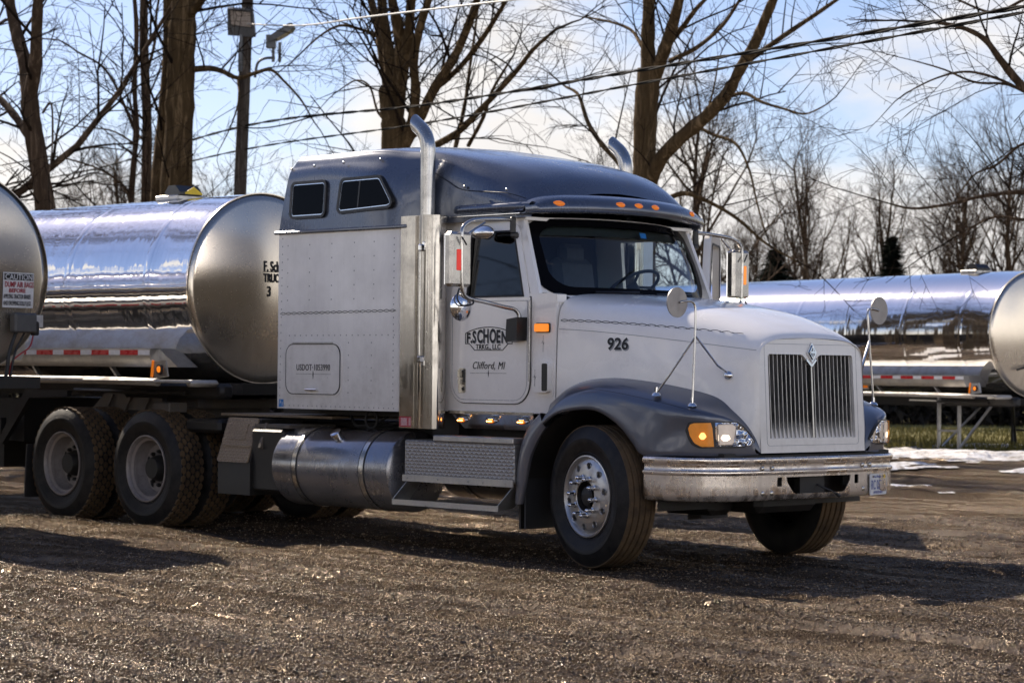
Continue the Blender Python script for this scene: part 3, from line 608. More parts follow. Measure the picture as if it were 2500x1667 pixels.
Hg=loft(HS,36,54)
hm=[[Vector((p.x,-p.y,p.z)) for p in row] for row in Hg[::-1][1:]]
mb=MB(); mb.grid(Hg+hm)
hood=P(mb,'hood',white,sm=75)
def hood_side(x,z,off=0):
    # nearest point on near hood side for given x and z
    best=None
    for row in Hg[:]:
        for p in row:
            if p.y<0:
                d=(p.x-x)**2+(p.z-z)**2
                if best is None or d<best[0]: best=(d,p)
    return best[1]
def hood_y(x,z):
    """interpolated y on near side surface"""
    ys=[]; 
    rows=Hg
    import bisect
    cols=[[r[j] for r in rows] for j in range(len(rows[0]))]
    # station columns by x
    bestj=min(range(len(cols)),key=lambda j:abs(cols[j][20].x-x)); j2=bestj+1 if cols[bestj][20].x<x and bestj<len(cols)-1 else max(bestj-1,0)
    def yat(j):
        c=cols[j]
        for a,b in zip(c[12:],c[13:]):
            if (a.z-z)*(b.z-z)<=0 and abs(a.z-b.z)>1e-9: return a.y+(b.y-a.y)*(z-a.z)/(b.z-a.z),cols[j][20].x
        return c[-1].y,cols[j][20].x
    (y1,x1),(y2,x2)=yat(bestj),yat(j2)
    return y1 if abs(x1-x2)<1e-6 else y1+(y2-y1)*(x-x1)/(x2-x1)
def hood_nrm(x,z):
    y=hood_y(x,z); a=Vector((.04,hood_y(x+.04,z)-y,0)); b=Vector((0,hood_y(x,z+.02)-y,.02)); n=b.cross(a); n.normalize(); return n if n.y<0 else -n
def stripe(f): 
    def g(t):
        x,z=f(t); return ((x,hood_y(x,z),z),hood_nrm(x,z))
    return g
mb=barbed(stripe(lambda t:(-.54+1.42*t,1.765+.0*t-.10*t**1.5)),140,.008); P(mb,'barbed_wire_stripe',inkm,hood,sm=0)
pts=[Vector((x,hood_y(x,z),z))+hood_nrm(x,z)*.0005 for x,z in[(-.55+1.57*k/40,1.70-.15*(k/40)**1.4) for k in range(41)]]
mb=MB(); mb.tube(pts,.0022,5); P(mb,'hood_seam',inkg,hood)
# 926
def on_hood(mb,x0,z0,off):
    V=[]
    for (x,_,z) in mb.v:
        q=Vector((x,hood_y(x,z),z))+hood_nrm(x,z)*off; V.append(tuple(q))
    mb.v=V; return mb
mb=text_mb('926',.118,TS(-.095,0,1.552),bold=.003,sx_=1.05,ext=0); on_hood(mb,0,0,.004); P(mb,'fleet_number',inkm,hood,sm=0)
mb=text_mb('926',.118,TS(-.087,0,1.543),bold=.003,sx_=1.05,ext=0); on_hood(mb,0,0,.0025); P(mb,'number_shadow',inkg,hood,sm=0)
# grille surround (front face) with opening
def FX(z): return 1.072-.045*(z-.83)/.8
TFg=lambda u,v,t:(FX(v)+t,u,v)
outer=[(-.598,.825),(.598,.825),(.602,1.05),(.60,1.50),(.585,1.565),(.535,1.605),(.44,1.628),(0,1.645),(-.44,1.628),(-.535,1.605),(-.585,1.565),(-.60,1.50),(-.602,1.05)]
gz0,gz1=.925,1.525
opening=[(-.493,gz0),(.493,gz0),(.490,gz1-.015),(.475,gz1),(.115,gz1),(.095,gz1-.005),(.075,gz1-.018),(.0,gz1-.076),(-.075,gz1-.018),(-.095,gz1-.005),(-.115,gz1),(-.475,gz1),(-.490,gz1-.015)]
def bridge(mb,A,B,T,ta,tb):
    # triangulated annulus between two closed loops by angle, centre (0,1.22)
    c=(0,1.2); n=160
    def hit(poly,a):
        dx,dy=math.cos(a),math.sin(a); best=None
        for i in range(len(poly)):
            x1,y1=poly[i];x2,y2=poly[(i+1)%len(poly)]; x1-=c[0];x2-=c[0];y1-=c[1];y2-=c[1]
            ex,ey=x2-x1,y2-y1; den=dx*ey-dy*ex
            if abs(den)<1e-12: continue
            t=(x1*ey-y1*ex)/den; u=(x1*dy-y1*dx)/den
            if t>0 and -1e-9<=u<=1+1e-9 and (best is None or t<best): best=t
        return (c[0]+dx*best,c[1]+dy*best)
    angs=sorted(set([2*math.pi*k/n for k in range(n)]+[math.atan2(y-c[1],x-c[0])%(2*math.pi) for x,y in A+B])); n=len(angs)
    V=[T(*hit(A,a),ta) for a in angs]+[T(*hit(B,a),ta) for a in angs]+[T(*hit(B,a),tb) for a in angs]
    mb.add(V,[(i,(i+1)%n,n+(i+1)%n,n+i) for i in range(n)]+[(n+i,n+(i+1)%n,2*n+(i+1)%n,2*n+i) for i in range(n)])
mb=MB(); bridge(mb,outer,opening,TFg,0,-.06); surround=P(mb,'grille_surround',white,hood,sm=30)
mb=MB(); ring(mb,rpoly(-.53,.875,.53,1.60,.03),TFg,.003,.0003,.0012); P(mb,'surround_seam',inkg,hood)
mb=MB(); mb.prism([(-.50,gz0-.01),(.50,gz0-.01),(.50,gz1+.01),(-.50,gz1+.01)],TFg,-.075,-.06); grille=P(mb,'grille',void)
def top_at(y):
    y=abs(y)
    return gz1 if y>.10 else gz1-.078*(.10-y)/.10
for k in range(-10,11):
    y=k*.0462; zt=top_at(y)-.004
    w_=.0036 if k else .0075
    mb=MB(); mb.prism([(y-w_,gz0+.004),(y+w_,gz0+.004),(y+w_,zt),(y-w_,zt)],TFg,-.045,-.012 if k else .002); P(mb,'grille_bar',alum if k else steel,grille)
mb=MB(); pts=[(-.055,gz1-.036),(0,gz1-.082),(.055,gz1-.036)]
for a,b in zip(pts,pts[1:]):
    a=Vector(a);b=Vector(b);n_=Vector((-(b-a).y,(b-a).x)).normalized()*.007; mb.prism([tuple(a-n_),tuple(b-n_),tuple(b+n_),tuple(a+n_)],TFg,-.01,.006)
P(mb,'grille_v_trim',chrome,grille)
# diamond emblem
ez=1.540
mb=MB(); dm=[(0,ez-.068),(.052,ez),(0,ez+.072),(-.052,ez)]; mb.prism(inset(dm,0),TFg,.0,.014); mb.prism(inset(dm,.010),TFg,.014,.022); em=P(mb,'grille_emblem',chrome,grille,sm=0)
mb=MB(); mb.prism(inset(dm,.020),TFg,.022,.0235); P(mb,'emblem_field',plain('emblem_dark',(.10,.06,.06),.35),grille,sm=0)
mb=MB(); mb.prism([(-.030,ez-.003),(.030,ez-.003),(.030,ez+.009),(-.030,ez+.009)],TFg,.0238,.027)
for a,b in(((0,ez-.042),(0,ez+.045)),((-.018,ez-.02),(.0,ez+.03)),((.018,ez-.02),(0,ez+.03))):
    a=Vector(a);b=Vector(b);n_=Vector((-(b-a).y,(b-a).x)).normalized()*.0022; mb.prism([tuple(a-n_),tuple(b-n_),tuple(b+n_),tuple(a+n_)],TFg,.0236,.026)
P(mb,'emblem_bars',chrome,grille,sm=0)
# ---- fenders
FA=[(-.57,-.99,1.17),(-.35,-.985,1.295),(-.1,-.965,1.335),(.15,-.93,1.33),(.5,-.865,1.285),(.8,-.785,1.215),(.93,-.74,1.115),(1.0,-.69,1.03),(1.035,-.645,.95),(1.055,-.615,.88),(1.066,-.597,.822)]
FB=[(-.50,-1.14,1.09),(-.34,-1.15,1.195),(-.08,-1.155,1.25),(.15,-1.155,1.235),(.40,-1.15,1.20),(.66,-1.135,1.155),(.84,-1.09,1.115),(.95,-1.01,1.09),(1.015,-.90,1.06),(1.045,-.78,.98),(1.062,-.66,.86)]
FC=[(-.53,-1.18,1.0),(-.38,-1.185,1.08),(-.15,-1.19,1.12),(.05,-1.19,1.11),(.25,-1.19,1.02),(.40,-1.19,.90),(.5,-1.185,.822),(.75,-1.135,.82),(.92,-1.02,.82),(1.02,-.84,.82),(1.064,-.64,.82)]
FM=[Vector(a).lerp(Vector(b),.55)+Vector((0,-.01,.018*(1 if i<9 else .3))) for i,(a,b) in enumerate(zip(FA,FB))]
FD=[Vector(a).lerp(Vector(b),.4)+Vector((0.0,-.010,0)) for a,b in zip(FB,FC)]
FL=[Vector(c)+Vector((0,.03,.004)) for c in FC]
Fg=loft([FA,FM,FB,FD,FC,FL],60,22)
Fg=[[p for p in row] for row in Fg]
plan_f=[(.4,-1.19),(.6,-1.185),(.8,-1.13),(.95,-1.03),(1.03,-.88),(1.055,-.7),(1.06,-.5)]
def PF(u,v,t,s=1):
    acc=0
    for (x0,y0),(x1,y1) in zip(plan_f,plan_f[1:]):
        L_=math.hypot(x1-x0,y1-y0)
        if u<=acc+L_ or (x1,y1)==plan_f[-1]:
            k=(u-acc)/L_; n_=((y1-y0)/L_,-(x1-x0)/L_); return (x0+(x1-x0)*k+n_[0]*-t*-1,s*(y0+(y1-y0)*k+n_[1]*t),v)
        acc+=L_
def patch(poly,t0,t1,s=1,n=26):
    us=[p[0] for p in poly]; u0,u1=min(us),max(us); mb=MB(); cols=[]
    for k in range(n+1):
        u=u0+(u1-u0)*min(max(k/n,.0005),.9995); zs=[]
        for i in range(len(poly)):
            a,b=poly[i],poly[(i+1)%len(poly)]
            if (a[0]-u)*(b[0]-u)<=0 and a[0]!=b[0]: zs.append(a[1]+(b[1]-a[1])*(u-a[0])/(b[0]-a[0]))
        cols.append((u,min(zs),max(zs)))
    V=[];m=4
    for (u,a,b) in cols:
        for j in range(m+1): V.append(PF(u,a+(b-a)*j/m,t1,s))
    o=len(V)
    for (u,a,b) in cols:
        for j in range(m+1): V.append(PF(u,a+(b-a)*j/m,t0,s))
    f=[(i*(m+1)+j,i*(m+1)+j+1,(i+1)*(m+1)+j+1,(i+1)*(m+1)+j) for i in range(n) for j in range(m)]
    for i in range(n): f+=[(i*(m+1),(i+1)*(m+1),o+(i+1)*(m+1),o+i*(m+1)),(i*(m+1)+m,o+i*(m+1)+m,o+(i+1)*(m+1)+m,(i+1)*(m+1)+m)]
    for i in(0,n):
        for j in range(m): f.append((i*(m+1)+j,i*(m+1)+j+1,o+i*(m+1)+j+1,o+i*(m+1)+j))
    return mb.add(V,f)
bez=[(0.428,.985),(0.431,1.022),(0.455,1.047),(0.805,1.052),(0.872,1.018),(0.939,0.962),(0.985,0.912),(0.965,0.874),(0.91,0.866),(0.522,0.864),(0.475,0.885),(0.440,0.940)]
ambp=[(0.450,1.0),(.458,1.026),(0.488,1.037),(0.603,1.041),(0.622,0.971),(0.626,0.876),(0.544,0.874),(0.492,0.90),(.462,.95)]
chp=[(0.634,1.042),(0.798,1.043),(0.868,1.003),(0.924,0.952),(0.965,0.912),(0.948,0.884),(0.888,0.878),(0.641,0.878)]
lmp=[(0.655,1.024),(0.668,1.030),(0.762,1.030),(0.782,1.014),(0.779,0.915),(0.756,0.893),(0.678,0.893),(0.660,.905)]
for s in(1,-1):
    g=[[Vector((p.x,s*p.y,p.z)) for p in row] for row in Fg]
    mb=MB(); mb.shell(g,-.006*s); lab='slate blue fender on the passenger side with hood mirror posts' if s==1 else None
    fen=P(mb,'front_fender',blue_f,truck,sm=70)
    # rear flare
    o_=[(-.56,1.075),(-.68,.97),(-.755,.84),(-.79,.70),(-.805,.55),(-.815,.40)]; i_=[(-.50,.985),(-.585,.885),(-.655,.77),(-.69,.66),(-.72,.53),(-.755,.40)]
    A=[Vector((x,s*-1.17,z)) for x,z in o_]; B=[Vector((x,s*-1.185,z)) for x,z in i_]; C_=[Vector((x-.02,s*-.97,z+.0)) for x,z in o_]; D_=[Vector((x+.01,s*-1.15,z)) for x,z in i_]
    Am=[Vector((a.x-.004,s*-1.10,a.z)) for a in A]
    mb=MB(); mb.grid(loft([C_,Am,A,B,D_],20,12)); P(mb,'fender_flare',blue_f,fen,sm=60)
    # liner
    mb=MB(); mb.grid([[(-.06+math.cos(R(a))*.665,s*-y,.47+math.sin(R(a))*.655) for y in(.35,1.165)] for a in range(-5,186,8)]); mb.box((-.80,s*-.95,.52),(.02,.36,.62)); P(mb,'wheel_arch_liner',darkm,fen)
    mb=MB(); mb.box((-.72,s*-.99,.50),(.015,.33,.56)); P(mb,'mud_flap',blackrub,fen)
    hb=patch(bez,-.02,.006,s); hb=P(hb,'headlight',black,truck,'headlight cluster with its amber turn lens, passenger side' if s==1 else 'headlight cluster on the driver side')
    P(patch(chp,.006,.010,s),'reflector_bowl',refl_m,hb,sm=40); P(patch(lmp,.010,.020,s,10),'sealed_beam',lamp_lit,hb,sm=40)
    mb=MB(); ringp=[(.652,1.030),(.785,1.034),(.788,.888),(.655,.888)]
    for a,b in zip(ringp,ringp[1:]+ringp[:1]): mb.tube([PF(a[0]+(b[0]-a[0])*k/4,a[1]+(b[1]-a[1])*k/4,.018,s) for k in range(5)],.0045,6)
    P(patch([(0.436,.985),(0.440,1.018),(0.460,1.040),(0.803,1.045),(0.868,1.012),(0.933,0.957),(0.976,0.912),(0.957,0.880),(0.905,0.872),(0.525,0.871),(0.482,0.890),(0.448,0.943)],.0235,.026,s),'lens_cover',gl_lens,hb,sm=40)
    P(mb,'beam_ring',chrome,hb); P(patch([(.675,.935),(.69,.96),(.735,.955),(.745,.93),(.72,.915),(.69,.915)],.019,.0225,s,6),'glowing_bulb',bulb_m,hb); P(patch([(.525,.945),(.54,.972),(.565,.972),(.578,.945),(.562,.925),(.538,.925)],.016,.0185,s,6),'glowing_turn_bulb',bulb_a,hb); P(patch(ambp,.006,.016,s,14),'turn_lens',amber_head,hb,sm=40)
# fender pinstripe near side
mb=MB(); mb.tube([Vector(Fg[i][8])+Vector((0,-.004,.003)) for i in range(6,44)],.0022,4); P(mb,'fender_pin_stripe',inkm,truck)
# ---- bumper
bpl=[(.50,-1.195),(.70,-1.195),(.86,-1.145),(.99,-1.03),(1.07,-.87),(1.105,-.6),(1.12,-.3),(1.125,0)]
bpl=bpl+[(x,-y) for x,y in bpl[::-1][1:]]
bc=cr_pts([(x,y,0) for x,y in bpl],120)
prof=[(-.05,.792),(-.02,.798),(.002,.797),(.014,.785),(.016,.770),(.010,.755),(-.004,.747),(-.006,.738),(-.006,.715),(-.002,.706),(.012,.699),(.014,.688),(.010,.678),(0,.672),(0,.60),(.001,.54),(-.004,.515),(-.02,.497),(-.05,.490)]
def bnorm(i):
    a=bc[max(i-1,0)];b=bc[min(i+1,len(bc)-1)]; d=(b-a).normalized(); return Vector((d.y,-d.x,0))
Gb=[]
for i,p in enumerate(bc):
    n_=bnorm(i); Gb.append([Vector((p.x+n_.x*d+0,p.y+n_.y*d,z)) for d,z in prof])
mb=MB(); mb.shell(Gb,.008)
me_b=mb.mesh('bumper',bumper_m,40); bo=bpy.data.objects.new('bumper',me_b); col.objects.link(bo); bo.parent=truck
cut=MB(); TB=lambda u,v,t:(t,u,v)
cut.prism([(-.37,.655),(.37,.655),(.365,.62),(.30,.545),(.27,.535),(-.27,.535),(-.30,.545),(-.365,.62)],TB,1.0,1.3)
for y in(-.445,.445): cut.prism(rpoly(y-.025,.59,y+.025,.655,.006),TB,1.0,1.3)
me_c=cut.mesh('cut',void,0); co=bpy.data.objects.new('cut',me_c); col.objects.link(co)
bm_=bo.modifiers.new('b','BOOLEAN'); bm_.operation='DIFFERENCE'; bm_.object=co; bm_.solver='EXACT'
bpy.context.view_layer.update(); dg=bpy.context.evaluated_depsgraph_get(); me_n=bpy.data.meshes.new_from_object(bo.evaluated_get(dg))
if len(me_n.polygons)>200: 
    bo.modifiers.clear(); bo.data=me_n; me_n.polygons.foreach_set('use_smooth',[True]*len(me_n.polygons)); me_n.set_sharp_from_angle(angle=R(35))
else: bo.modifiers.clear()
if not bo.data.materials: bo.data.materials.append(bumper_m)
bpy.data.objects.remove(co)
def bx(y): return min(bc,key=lambda p:abs(p.y-y)+(0 if p.x>.8 else 9)).x
mb=MB()
for y,z in((-.62,.718),(-.52,.718),(.52,.722),(.62,.722),(-.53,.545),(-.62,.545),(.53,.548),(.62,.548)):
    mb.lathe([(0,.018),(.008,.017),(.012,.010),(.012,0)],(bx(y)-.004,y,z),(1,0,0),14)
P(mb,'bumper_bolt',steel,bo)
mb=MB(); mb.prism([(-.36,.52),(.36,.52),(.36,.67),(-.36,.67)],lambda u,v,t:(t,u,v),.90,.93); mb.prism(rpoly(-.16,.53,.12,.66,.01),lambda u,v,t:(t,u,v),1.02,1.07); mb.box((1.02,-.44,.62),(.01,.08,.1)); mb.box((1.02,.44,.62),(.01,.08,.1)); P(mb,'tow_recess',darkm,bo)
mb=MB(); mb.tube([(1.05,.03,.60),(1.10,.05,.575),(1.15,.09,.55),(1.165,.14,.525)],.007,6); mb.cyl((1.165,.14,.525),(1.17,.17,.508),.013,8); P(mb,'block_heater_plug',blackrub,bo)
# licence plate
px=1.086
lpc=Vector((px+.004,.735,.575)); la=R(11)
LM=Matrix.Translation(lpc)@Euler((0,0,la)).to_matrix().to_4x4()
mb=MB(); mb.prism(rpoly(-.135,-.075,.135,.075,.014),lambda u,v,t:tuple(LM@Vector((t,u,v))),0,.004); ring(mb,rpoly(-.138,-.078,.138,.078,.016),lambda u,v,t:tuple(LM@Vector((t,u,v))),.006,0,.007)
lic=P(mb,'licence_plate',plate_w)
LT=LM@Matrix.Translation((.0055,0,0))@Euler((R(90),0,R(90))).to_matrix().to_4x4()
mb=text_mb('RC 05735',.100,LT@Matrix.Translation((-.118,-.037,0)),bold=.0004,sx_=.56,spacing=1.06,ext=.0006); text_mb('·APPORTIONED·',.026,LT@Matrix.Translation((-.085,-.068,0)),sx_=.85,ext=.0006,mb=mb); text_mb('Pure Michigan',.024,LT@Matrix.Translation((-.072,.049,0)),sx_=.9,ext=.0006,mb=mb); P(mb,'plate_lettering',blueink,lic,sm=0)
mb=MB(); mb.box(tuple(LM@Vector((.006,.10,.055))),(.003,.028,.026),rot=(0,0,la)); P(mb,'plate_sticker',yel,lic)
mb=MB()
for y in(-.085,.075): mb.lathe([(0,.008),(.004,.007),(.004,0)],tuple(LM@Vector((.004,y,.057))),(1,0,0),10)
P(mb,'plate_bolt',black,lic)
# gap below hood + chassis under the front
mb=MB(); mb.box((.72,0,.80),(.62,1.9,.05)); mb.box((.95,0,.83),(.16,1.16,.04)); mb.box((.45,0,.62),(.9,1.2,.20)); mb.box((.6,.0,.46),(.5,.7,.16),b=.05); mb.box((0,0,.52),(.2,1.7,.16),b=.04); mb.box((.35,-.45,.42),(.5,.25,.12),b=.04); mb.box((-.3,0,.9),(1.3,.9,.7)); P(mb,'front_chassis',darkm)
chrome2=paint('heat_shield_steel',(.46,.435,.40),.10,1,0,.35,(.2,.17,.13),3); boxm=paint('muddy_black_box',(.008,.008,.008),.45,0,0,.25,(.09,.07,.05),9)
# ================================================================ wheels
RR=.49
def wheel(name,loc,out,steer,kind,par,label=None,both=True):
    """out=-1 near side, +1 far side; kind steer/drive. axis points outwards"""
    e=empty(name,loc); e.parent=par
    if label:e['label']=label
    e.rotation_euler=(0,0,steer)
    ax=(0,out,0); r=.293; T0=RR+.0
    W=.27
    def tyre(o,kind):
        # h measured along outward axis from outer plane (0) inwards (negative)
        ro=.512
        pr=[(-.02,r+.0),(-.004,r+.012),(.003,r+.022),(.001,r+.026),(.012,r+.05),(.014,r+.053),(.022,r+.09),(.0245,r+.093),(.0245,r+.125),(.0215,r+.128),(.019,.447),(.015,.451),(.008,.475),(-.001,.482),(-.006,.495),(-.018,.505)]
        tr=[]
        if kind=='steer':
            g=[-.018,-.05,-.055,-.062,-.067,-.10,-.105,-.112,-.117,-.15,-.155,-.162,-.167,-.20,-.205,-.212,-.217,-.245]
            d=[0,0,1,1,0,0,1,1,0,0,1,1,0,0,1,1,0,0]; tr=[(h,ro-.012*k) for h,k in zip(g,d)]
        else: tr=[(h,ro) for h in(-.018,-.06,-.10,-.14,-.18,-.22,-.245)]
        m1=MB(); m1.lathe(pr,o,ax,72); m1.lathe([(-.245,.505),(-.262,.48),(-.275,.44),(-.275,.36),(-.25,r),(-.22,r-.02)],o,ax,72)
        m2=MB(); m2.lathe([(-.018,.505)]+tr+[(-.245,.505)],o,ax,96)
        mt_=rub_tread
        if kind!='steer':
            m1.add(m2.v,m2.f); m2=MB(); nb=44
            for i in range(nb):
                for j in range(5):
                    a=2*math.pi*(i+(.5 if j%2 else 0))/nb; h=-.035-.049*j
                    c=Vector(o)+Vector((math.cos(a)*.516,out*h,math.sin(a)*.516)); u=Vector((-math.sin(a),0,math.cos(a)));n_=Vector((math.cos(a),0,math.sin(a)))
                    P6=[(math.cos(R(60*k))*.0345,math.sin(R(60*k))*.0235) for k in range(6)]
                    if j in(0,4): P6=[(p*1.05,q) for p,q in P6]
                    V=[c+u*p+Vector((0,q,0))-n_*.008 for p,q in P6]+[c+u*p*.93+Vector((0,q*.93,0))+n_*.006 for p,q in P6]
                    m2.add(V,[tuple(range(6,12))]+[(k,(k+1)%6,6+(k+1)%6,6+k) for k in range(6)])
        a=m1.build('tyre',rub_side,e,None,40); m2.build('tread',rub_tread if kind!='dim' else rub_dark,a,None,30 if kind=='steer' else 20)
    def text_side(o):
        pass
    if kind=='steer':
        tyre((0,0,0),'steer')
        mb=MB(); prf=[(-.02,r+.004),(.004,r+.004),(.006,r-.006),(-.004,r-.018),(-.018,r-.024)]
        mb.lathe(prf,(0,0,0),ax,64)
        # disc with ten hand holes
        n=120; rings=[(.269,-.018),(.250,-.008),(.232,-.001),(.19,.008),(.150,.012),(.142,.014),(.118,.016),(.110,.010)]
        # build disc as polar grid skipping hole cells
        nr=22; rs=[.269-(.269-.110)*k/nr for k in range(nr+1)]
        def hz(rr):
            for (ra,ha),(rb,hb) in zip(rings,rings[1:]):
                if rb<=rr<=ra+1e-9: return ha+(hb-ha)*(ra-rr)/(ra-rb)
            return rings[-1][1]
        V=[];f=[]
        for i,rr in enumerate(rs):
            for k in range(n):
                a=2*math.pi*k/n; V.append((math.cos(a)*rr,out*hz(rr),math.sin(a)*rr))
        hc=[(math.cos(2*math.pi*(j+.3)/10)*.222,math.sin(2*math.pi*(j+.3)/10)*.222) for j in range(10)]
        for i in range(nr):
            for k in range(n):
                rm=(rs[i]+rs[i+1])/2; a=2*math.pi*(k+.5)/n; x,z=math.cos(a)*rm,math.sin(a)*rm
                if min((x-p)**2+(z-q)**2 for p,q in hc)<.0225**2: continue
                f.append((i*n+k,i*n+(k+1)%n,(i+1)*n+(k+1)%n,(i+1)*n+k))
        mb.add(V,f)
        for p,q in hc: mb.lathe([(.001,.0255),(.003,.0245),(.001,.0225),(-.04,.0215)],(p,out*.004,q),ax,22)
        rim=mb.build('rim',whm,e,None,30)
        mb=MB(); mb.lathe([(-.06,.27),(-.06,.0)],(0,0,0),ax,32); mb.lathe([(.012,.110),(-.04,.10),(-.04,.0)],(0,0,0),ax,40); mb.lathe([(-.04,.075),(.0,.07),(.012,.055),(.012,0)],(0,0,0),ax,32); mb.build('hub',darkm,rim,None,40)
        for j in range(10):
            a=2*math.pi*(j+.8)/10; c=(math.cos(a)*.138,out*.014,math.sin(a)*.138)
            mb=MB(); mb.lathe([(0,.021),(.010,.021),(.014,.016),(.038,.0145),(.045,.0165),(.060,.0135),(.068,.006),(.069,0)],c,ax,14); mb.build('lug_nut',chrome,rim,None,40)
    else:
        tyre((0,0,0),kind)
        mb=MB(); mb.lathe([(-.02,r+.004),(.004,r+.004),(.006,r-.008),(-.012,r-.02),(-.03,r-.024),(-.045,r-.045),(-.10,r-.050),(-.125,r-.058),(-.16,r-.075),(-.17,r-.10),(-.165,.14),(-.15,.12)],(0,0,0),ax,64)
        rim=mb.build('rim',rimdark,e,None,30)
        mb=MB(); mb.lathe([(-.15,.12),(-.09,.105),(-.06,.09),(-.055,.0)],(0,0,0),ax,40); mb.build('hub',darkm,rim,None,40)
        for j in range(10):
            a=2*math.pi*(j+.5)/10; mb=MB(); mb.lathe([(0,.018),(.02,.017),(.034,.011),(.034,0)],(math.cos(a)*.150,out*-.155,math.sin(a)*.150),ax,10); mb.build('lug_nut',darkm,rim,None,40)
        mb=MB()
        for j in range(5):
            a=2*math.pi*(j+.2)/5; mb.lathe([(0,.028),(.002,.0)],(math.cos(a)*.205,out*-.163,math.sin(a)*.205),ax,16)
        mb.build('hand_hole',void,rim,None,40)
        tyre((0,-out*.335,0),kind)
    return e
whm=paint('aluminium_wheel',(.50,.49,.48),.28,.9,0,.45,(.17,.15,.13),7)
rimdark=paint('dirty_steel_rim',(.26,.235,.225),.42,.35,0,.75,(.10,.08,.07),5)
s=-.2146; K=Vector((0,-.9,0)); n_=Vector((math.sin(s),-math.cos(s),0)); c=K+n_*.29
wheel('steer_wheel',(c.x,c.y,RR),-1,s,'steer',truck,'front wheel turned towards the camera with long chrome lug nuts')
c2=Vector((0,.9,0))-n_*.29; wheel('steer_wheel',(c2.x,c2.y,RR),1,s,'steer',truck,'far front wheel seen under the bumper')
for i,x in enumerate((-5.49,-6.813)):
    for o in(-1,1):
        wheel('drive_wheel',(x,o*1.165,RR),o,0,'drive',truck,['muddy dual drive wheel just behind the storage box','rearmost dual drive wheel'][i] if o<0 else None)
# ================================================================ exhaust stacks
for sg,lab in((-1,'exhaust stack in front of the sleeper on the passenger side'),(1,'exhaust stack on the driver side')):
    cx,cy=(-1.855,sg*1.13)
    mb=MB(); pts=[(cx,cy,.95),(cx,cy,3.10)]+[(cx-.21+math.cos(R(a))*.21,cy,3.10+math.sin(R(a))*.21) for a in range(10,61,8)]
    e=[Vector(p) for p in pts]; last=e[-1]; d=(e[-1]-e[-2]).normalized(); e.append(last+d*.06)
    mb.tube(e,.059,28,False)
    # slanted tip: shear last ring so that it is cut upright
    nr=28; base=len(mb.v)-nr
    for k in range(base,len(mb.v)):
        v=Vector(mb.v[k]); mb.v[k]=tuple(v+d*((e[-1].x-v.x)/d.x))
    st=P(mb,'exhaust_stack',steel,truck,lab,50)
    # heat shield: flat plate running into a half-round cover
    pl=[(-2.065,sg*1.212),(-1.90,sg*1.212)]+[(-1.79+math.cos(R(a))*.11,sg*(1.13+math.sin(R(a))*.105)) for a in range(150,-61,-15)]
    G=[[Vector((x,y,z)) for z in(.935,1.4,1.9,2.585)] for x,y in pl]
    mb=MB(); mb.shell(G,.004*(-sg)); P(mb,'heat_shield',chrome2,st,None,60)
# ================================================================ grab handle, stickers on the shield
mb=MB(); mb.cyl((-1.775,-1.275,1.50),(-1.775,-1.275,2.30),.013,12); gh=P(mb,'grab_handle',steel)
for z in(1.47,2.33):
    mb=MB(); mb.box((-1.775,-1.26,z),(.035,.055,.055),b=.01); mb.box((-1.77,-1.235,z-.03 if z<2 else z+.02),(.028,.03,.05),b=.006); P(mb,'handle_bracket',chrome,gh)
mb=MB(); mb.prism([(-2.06,.945),(-1.925,.945),(-1.925,1.025),(-2.06,1.025)],SIDE(-1.2165),0,.0015); sk=P(mb,'permit_sticker',sticker_red)
mb=MB()
for k in range(7): mb.box((-2.005,-1.2187,1.010-.0085*k),(.075-.004*(k%3),.0008,.0035))
for k in range(2): mb.box((-1.945+.012*k,-1.2187,.985),(.004,.0008,.06))
P(mb,'sticker_lines',whrefl,sk)
